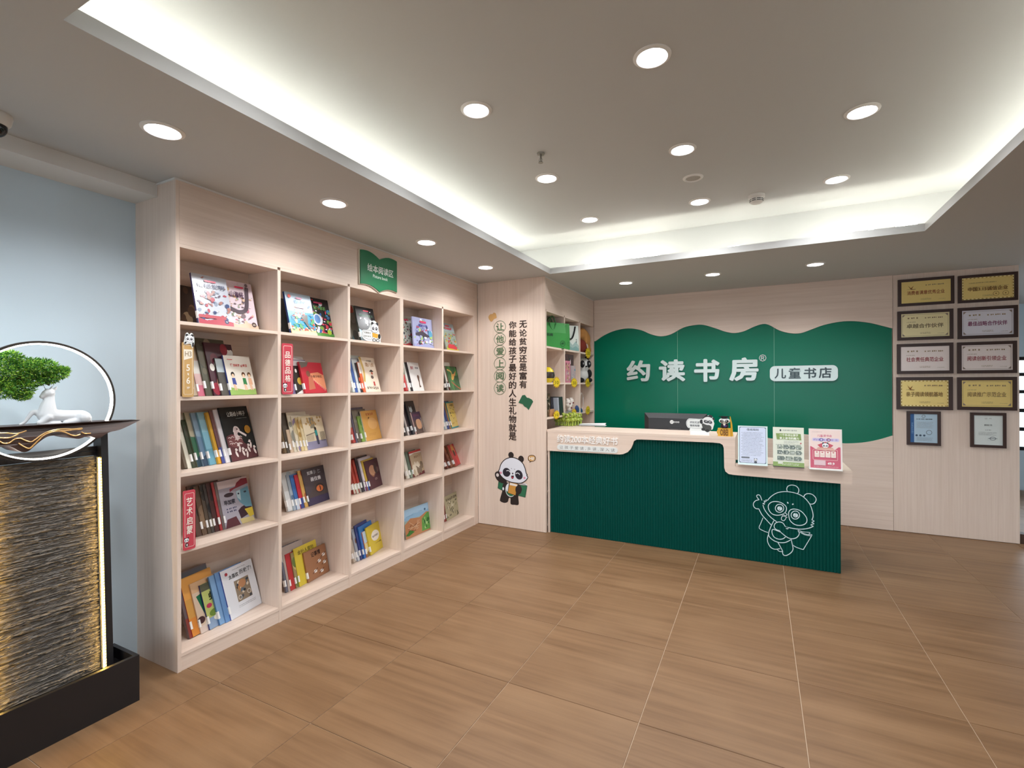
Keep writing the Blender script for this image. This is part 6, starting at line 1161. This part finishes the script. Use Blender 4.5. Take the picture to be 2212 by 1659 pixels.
MB().add([(lx(z)-d, yy, z) for z in (z0_, z1_) for d in (.002, .025) for yy in (y0_, y1_)], [(0, 1, 3, 2), (4, 6, 7, 5), (0, 4, 5, 1), (2, 3, 7, 6), (0, 2, 6, 4), (1, 5, 7, 3)]).build('plate_backing', BM, wf)
WARM = mat('warm_led', (255, 206, 112), 0.5, emit=110.0); LEDW = mat('ring_led', (255, 250, 240), 0.5, emit=9.0)
for y in (YQ-.183, YQ+.180):                             # a strip of small warm diodes down each side
    st = MB()
    n = 74
    for i in range(n): z = .18+(1.15-.18)*i/(n-1); st.box(lx(z)+.020, lx(z)+.025, y, y+.005, z-.0035, z+.0035)
    o = st.build('led_diodes' if y > YQ else 'led_diodes_offscreen', WARM, wf); o['kind'] = 'stuff'
    b = MB(); b.add([(lx(z)+d, yy, z) for z in (.17, 1.16) for d in (.004, .0195) for yy in (y-.001, y+.006)], [(0, 1, 3, 2), (4, 6, 7, 5), (0, 4, 5, 1), (2, 3, 7, 6), (0, 2, 6, 4), (1, 5, 7, 3)]); b.build('led_tape', mat('pale_tape', (226, 206, 150), 0.5), wf)
def ringmesh(r0, r1, xa, xb, m, nm):
    n = 96; vs = []; fs = []
    for i in range(n):
        a = 2*math.pi*i/n; c, s = math.cos(a), math.sin(a)
        for r_, x_ in ((r1, xa), (r1, xb), (r0, xb), (r0, xa)): vs.append((x_, YQ-.017+r_*c, 1.432+r_*s))
    for i in range(n):
        j = (i+1) % n
        for k in range(4): l = (k+1) % 4; fs.append((4*i+k, 4*i+l, 4*j+l, 4*j+k))
    return MB().add(vs, fs).build(nm, m, wf, smooth=True)
ringmesh(.254, .264, -2.808, -2.788, mat('bronze_ring', (60, 54, 50), 0.35, 0.3), 'ring_rim'); ringmesh(.2485, .2542, -2.805, -2.7875, LEDW, 'ring_light')
# carved driftwood ledge through the ring
def zs(a, b): q = onX(a/6.703, 880+b/6.703, -2.735); return (q.y, q.z)
ZD = 1.333
low = [zs(*q) for q in ((2090, 185), (2000, 225), (1880, 280), (1750, 330), (1610, 360), (1530, 400), (1460, 445), (1390, 442), (1280, 415), (1150, 455), (1040, 440), (960, 420), (840, 410), (720, 415), (640, 450), (560, 510), (480, 580), (420, 630), (350, 650), (280, 630), (210, 590), (130, 560), (40, 575))]
low = smooth_pts(low, False, 3)+[(.74, 1.26), (.69, 1.285), (.64, 1.30), (.60, 1.322)]
up_ = [(.60, ZD), (.8, ZD), (1.0, ZD), (1.2, ZD-.001), (low[0][0]+.001, ZD-.006)]
out = [(low[0][0], low[0][1])]+low[1:]+up_
dw = MB(); n = len(out)                                   # ledge narrows towards its tips
def dep(u): return .045+.055*max(0.0, 1-((u-.98)/.4)**2)
tr = tessellate_polygon([[Vector((p[0], p[1], 0)) for p in out]])
vs = [(-2.815+dep(p[0])*.8, p[0], p[1]) for p in out]+[(-2.815-dep(p[0])*.7, p[0], p[1]) for p in out]
dw.add(vs, [tuple(q) for q in tr]+[tuple(i+n for i in q) for q in tr]+[(i, (i+1) % n, (i+1) % n+n, i+n) for i in range(n)])
WOOD = grain('dark_carved_wood', (46, 28, 22), (78, 50, 38), (40, 3, 60), 0.38, bump=.2)
dw.build('driftwood_ledge', WOOD, wf)
GLD = mat('gilded_line', (206, 168, 110), 0.3, 0.5)
for pts in ([(0, 375), (90, 372), (190, 380), (280, 375), (385, 338)], [(0, 440), (100, 445), (180, 430), (270, 385)], [(0, 490), (60, 522), (140, 515), (220, 460), (300, 450), (370, 480), (450, 500), (520, 460), (600, 400), (700, 350), (820, 322), (940, 312), (1060, 315), (1190, 300)],
            [(270, 520), (340, 565), (420, 595), (480, 550), (560, 470), (640, 400), (720, 365), (800, 345), (880, 345), (950, 365), (1030, 400), (1100, 410), (1165, 390)], [(1180, 355), (1230, 380), (1320, 375)], [(880, 340), (980, 335), (1080, 322), (1180, 318), (1190, 298)]):
    p3 = [zs(*q) for q in pts]; p3 = smooth_pts(p3, False, 3); MB().tube([(-2.815+dep(q[0])*.8+.0005, q[0], q[1]) for q in p3], .0028, 5).build('gilded_line', GLD, wf)
# white deer lying on the ledge
XD = -2.80
def za_(a, b): q = onX(a/6.912, 720+b/6.912, XD); return (XD, q.y, q.z)
deer = thing('deer_statue', 'white reclining deer statue with green bonsai foliage for antlers', 'statue', (XD, za_(850, 1330)[1], ZD))
K = .000292
def cap(b, pts, dx=0):
    P3 = []; rs = []
    for (x, y, r_) in pts: q = za_(x, y); P3.append((q[0]+dx, q[1], q[2])); rs.append(r_*K)
    P3, rs = smooth_pts([p+(r_,) for p, r_ in zip(P3, rs)], False, 4), None
    b.tube([q[:3] for q in P3], [max(.002, q[3]) for q in P3], 12); 
    for q in (P3[0], P3[-1]): b.ball(q[:3], max(.002, q[3]), 10, 6)
b = MB()
cap(b, [(700, 1215, 118), (850, 1235, 100), (1050, 1235, 92), (1220, 1240, 98), (1290, 1265, 70)])
cap(b, [(705, 1200, 118), (715, 1090, 95), (735, 990, 66), (745, 930, 56)])
cap(b, [(735, 895, 72), (690, 905, 60), (630, 945, 36)])
cap(b, [(790, 862, 20), (825, 825, 20), (855, 788, 6)]); cap(b, [(770, 850, 16), (800, 810, 14), (820, 780, 5)], -.02)
cap(b, [(690, 835, 9), (665, 790, 7), (660, 740, 6)], -.006); cap(b, [(755, 830, 9), (790, 780, 7), (800, 730, 6)], .006)
cap(b, [(640, 1215, 60), (520, 1175, 36), (455, 1240, 27), (385, 1330, 22), (320, 1362, 20)], -.012)
cap(b, [(690, 1250, 62), (600, 1315, 44), (555, 1345, 38), (700, 1345, 30), (860, 1338, 26)], .022)
cap(b, [(1210, 1255, 100), (1120, 1300, 55), (940, 1335, 32)], .022); cap(b, [(1300, 1240, 40), (1345, 1290, 16), (1362, 1318, 8)], .004)
remesh(b.build('body', mat('matte_white_resin', (222, 226, 230), 0.55), deer), .0028, 6)
# bonsai foliage: thousands of tiny needle leaves in clustered pads, and twigs
R = random.Random(77); tw = MB(); lf = MB()
pads = [(20, 800, 42), (-25, 815, 45), (60, 792, 34), (92, 792, 30), (122, 806, 24), (42, 838, 30), (5, 842, 34), (70, 822, 24), (105, 818, 20), (-60, 805, 38), (-40, 845, 30), (20, 772, 24), (135, 800, 14), (48, 855, 16)]
root = onX(100, 838, XD); hub = onX(60, 815, XD)
tw.tube([(XD, onX(107, 832, XD).y, onX(107, 832, XD).z), (XD, hub.y+.02, hub.z), (XD, hub.y-.05, hub.z+.005)], [.004, .005, .004], 6)
GRS = [(34, 92, 32), (50, 116, 40), (74, 140, 44), (104, 166, 52), (138, 190, 60), (176, 214, 78)]
for (px_, py_, rad) in pads:
    q = onX(px_, py_, XD); rr_ = rad*.00185; tw.tube([(XD, hub.y, hub.z), (XD, (hub.y+q.y)/2, (hub.z+q.z)/2-.01), (XD, q.y, q.z)], [.004, .003, .002], 5)
    for i in range(int(44*rad)):
        while True:
            v = Vector((R.uniform(-1, 1), R.uniform(-1, 1), R.uniform(-1, 1)))
            if .35 < v.length < 1: break
        c = Vector((XD+v.x*min(.065, rr_*.9), q.y+v.y*rr_, q.z+v.z*rr_*.62)); d = (v+Vector((R.gauss(0, .5), R.gauss(0, .5), R.gauss(.3, .5)))).normalized(); s_ = d.cross(Vector((R.gauss(0, 1), R.gauss(0, 1), R.gauss(0, 1)))).normalized()
        L = R.uniform(.007, .014); wd = L*.2; col = R.choice(GRS)
        lf.add([c-s_*wd, c+s_*wd, c+d*L], [(0, 1, 2)], col)
lo = lf.build('foliage', vmat('needle_leaf', 0.6), deer, recalc=False); lo['kind'] = 'stuff'
tw.build('twig', mat('bark', (72, 56, 40), 0.8), deer)
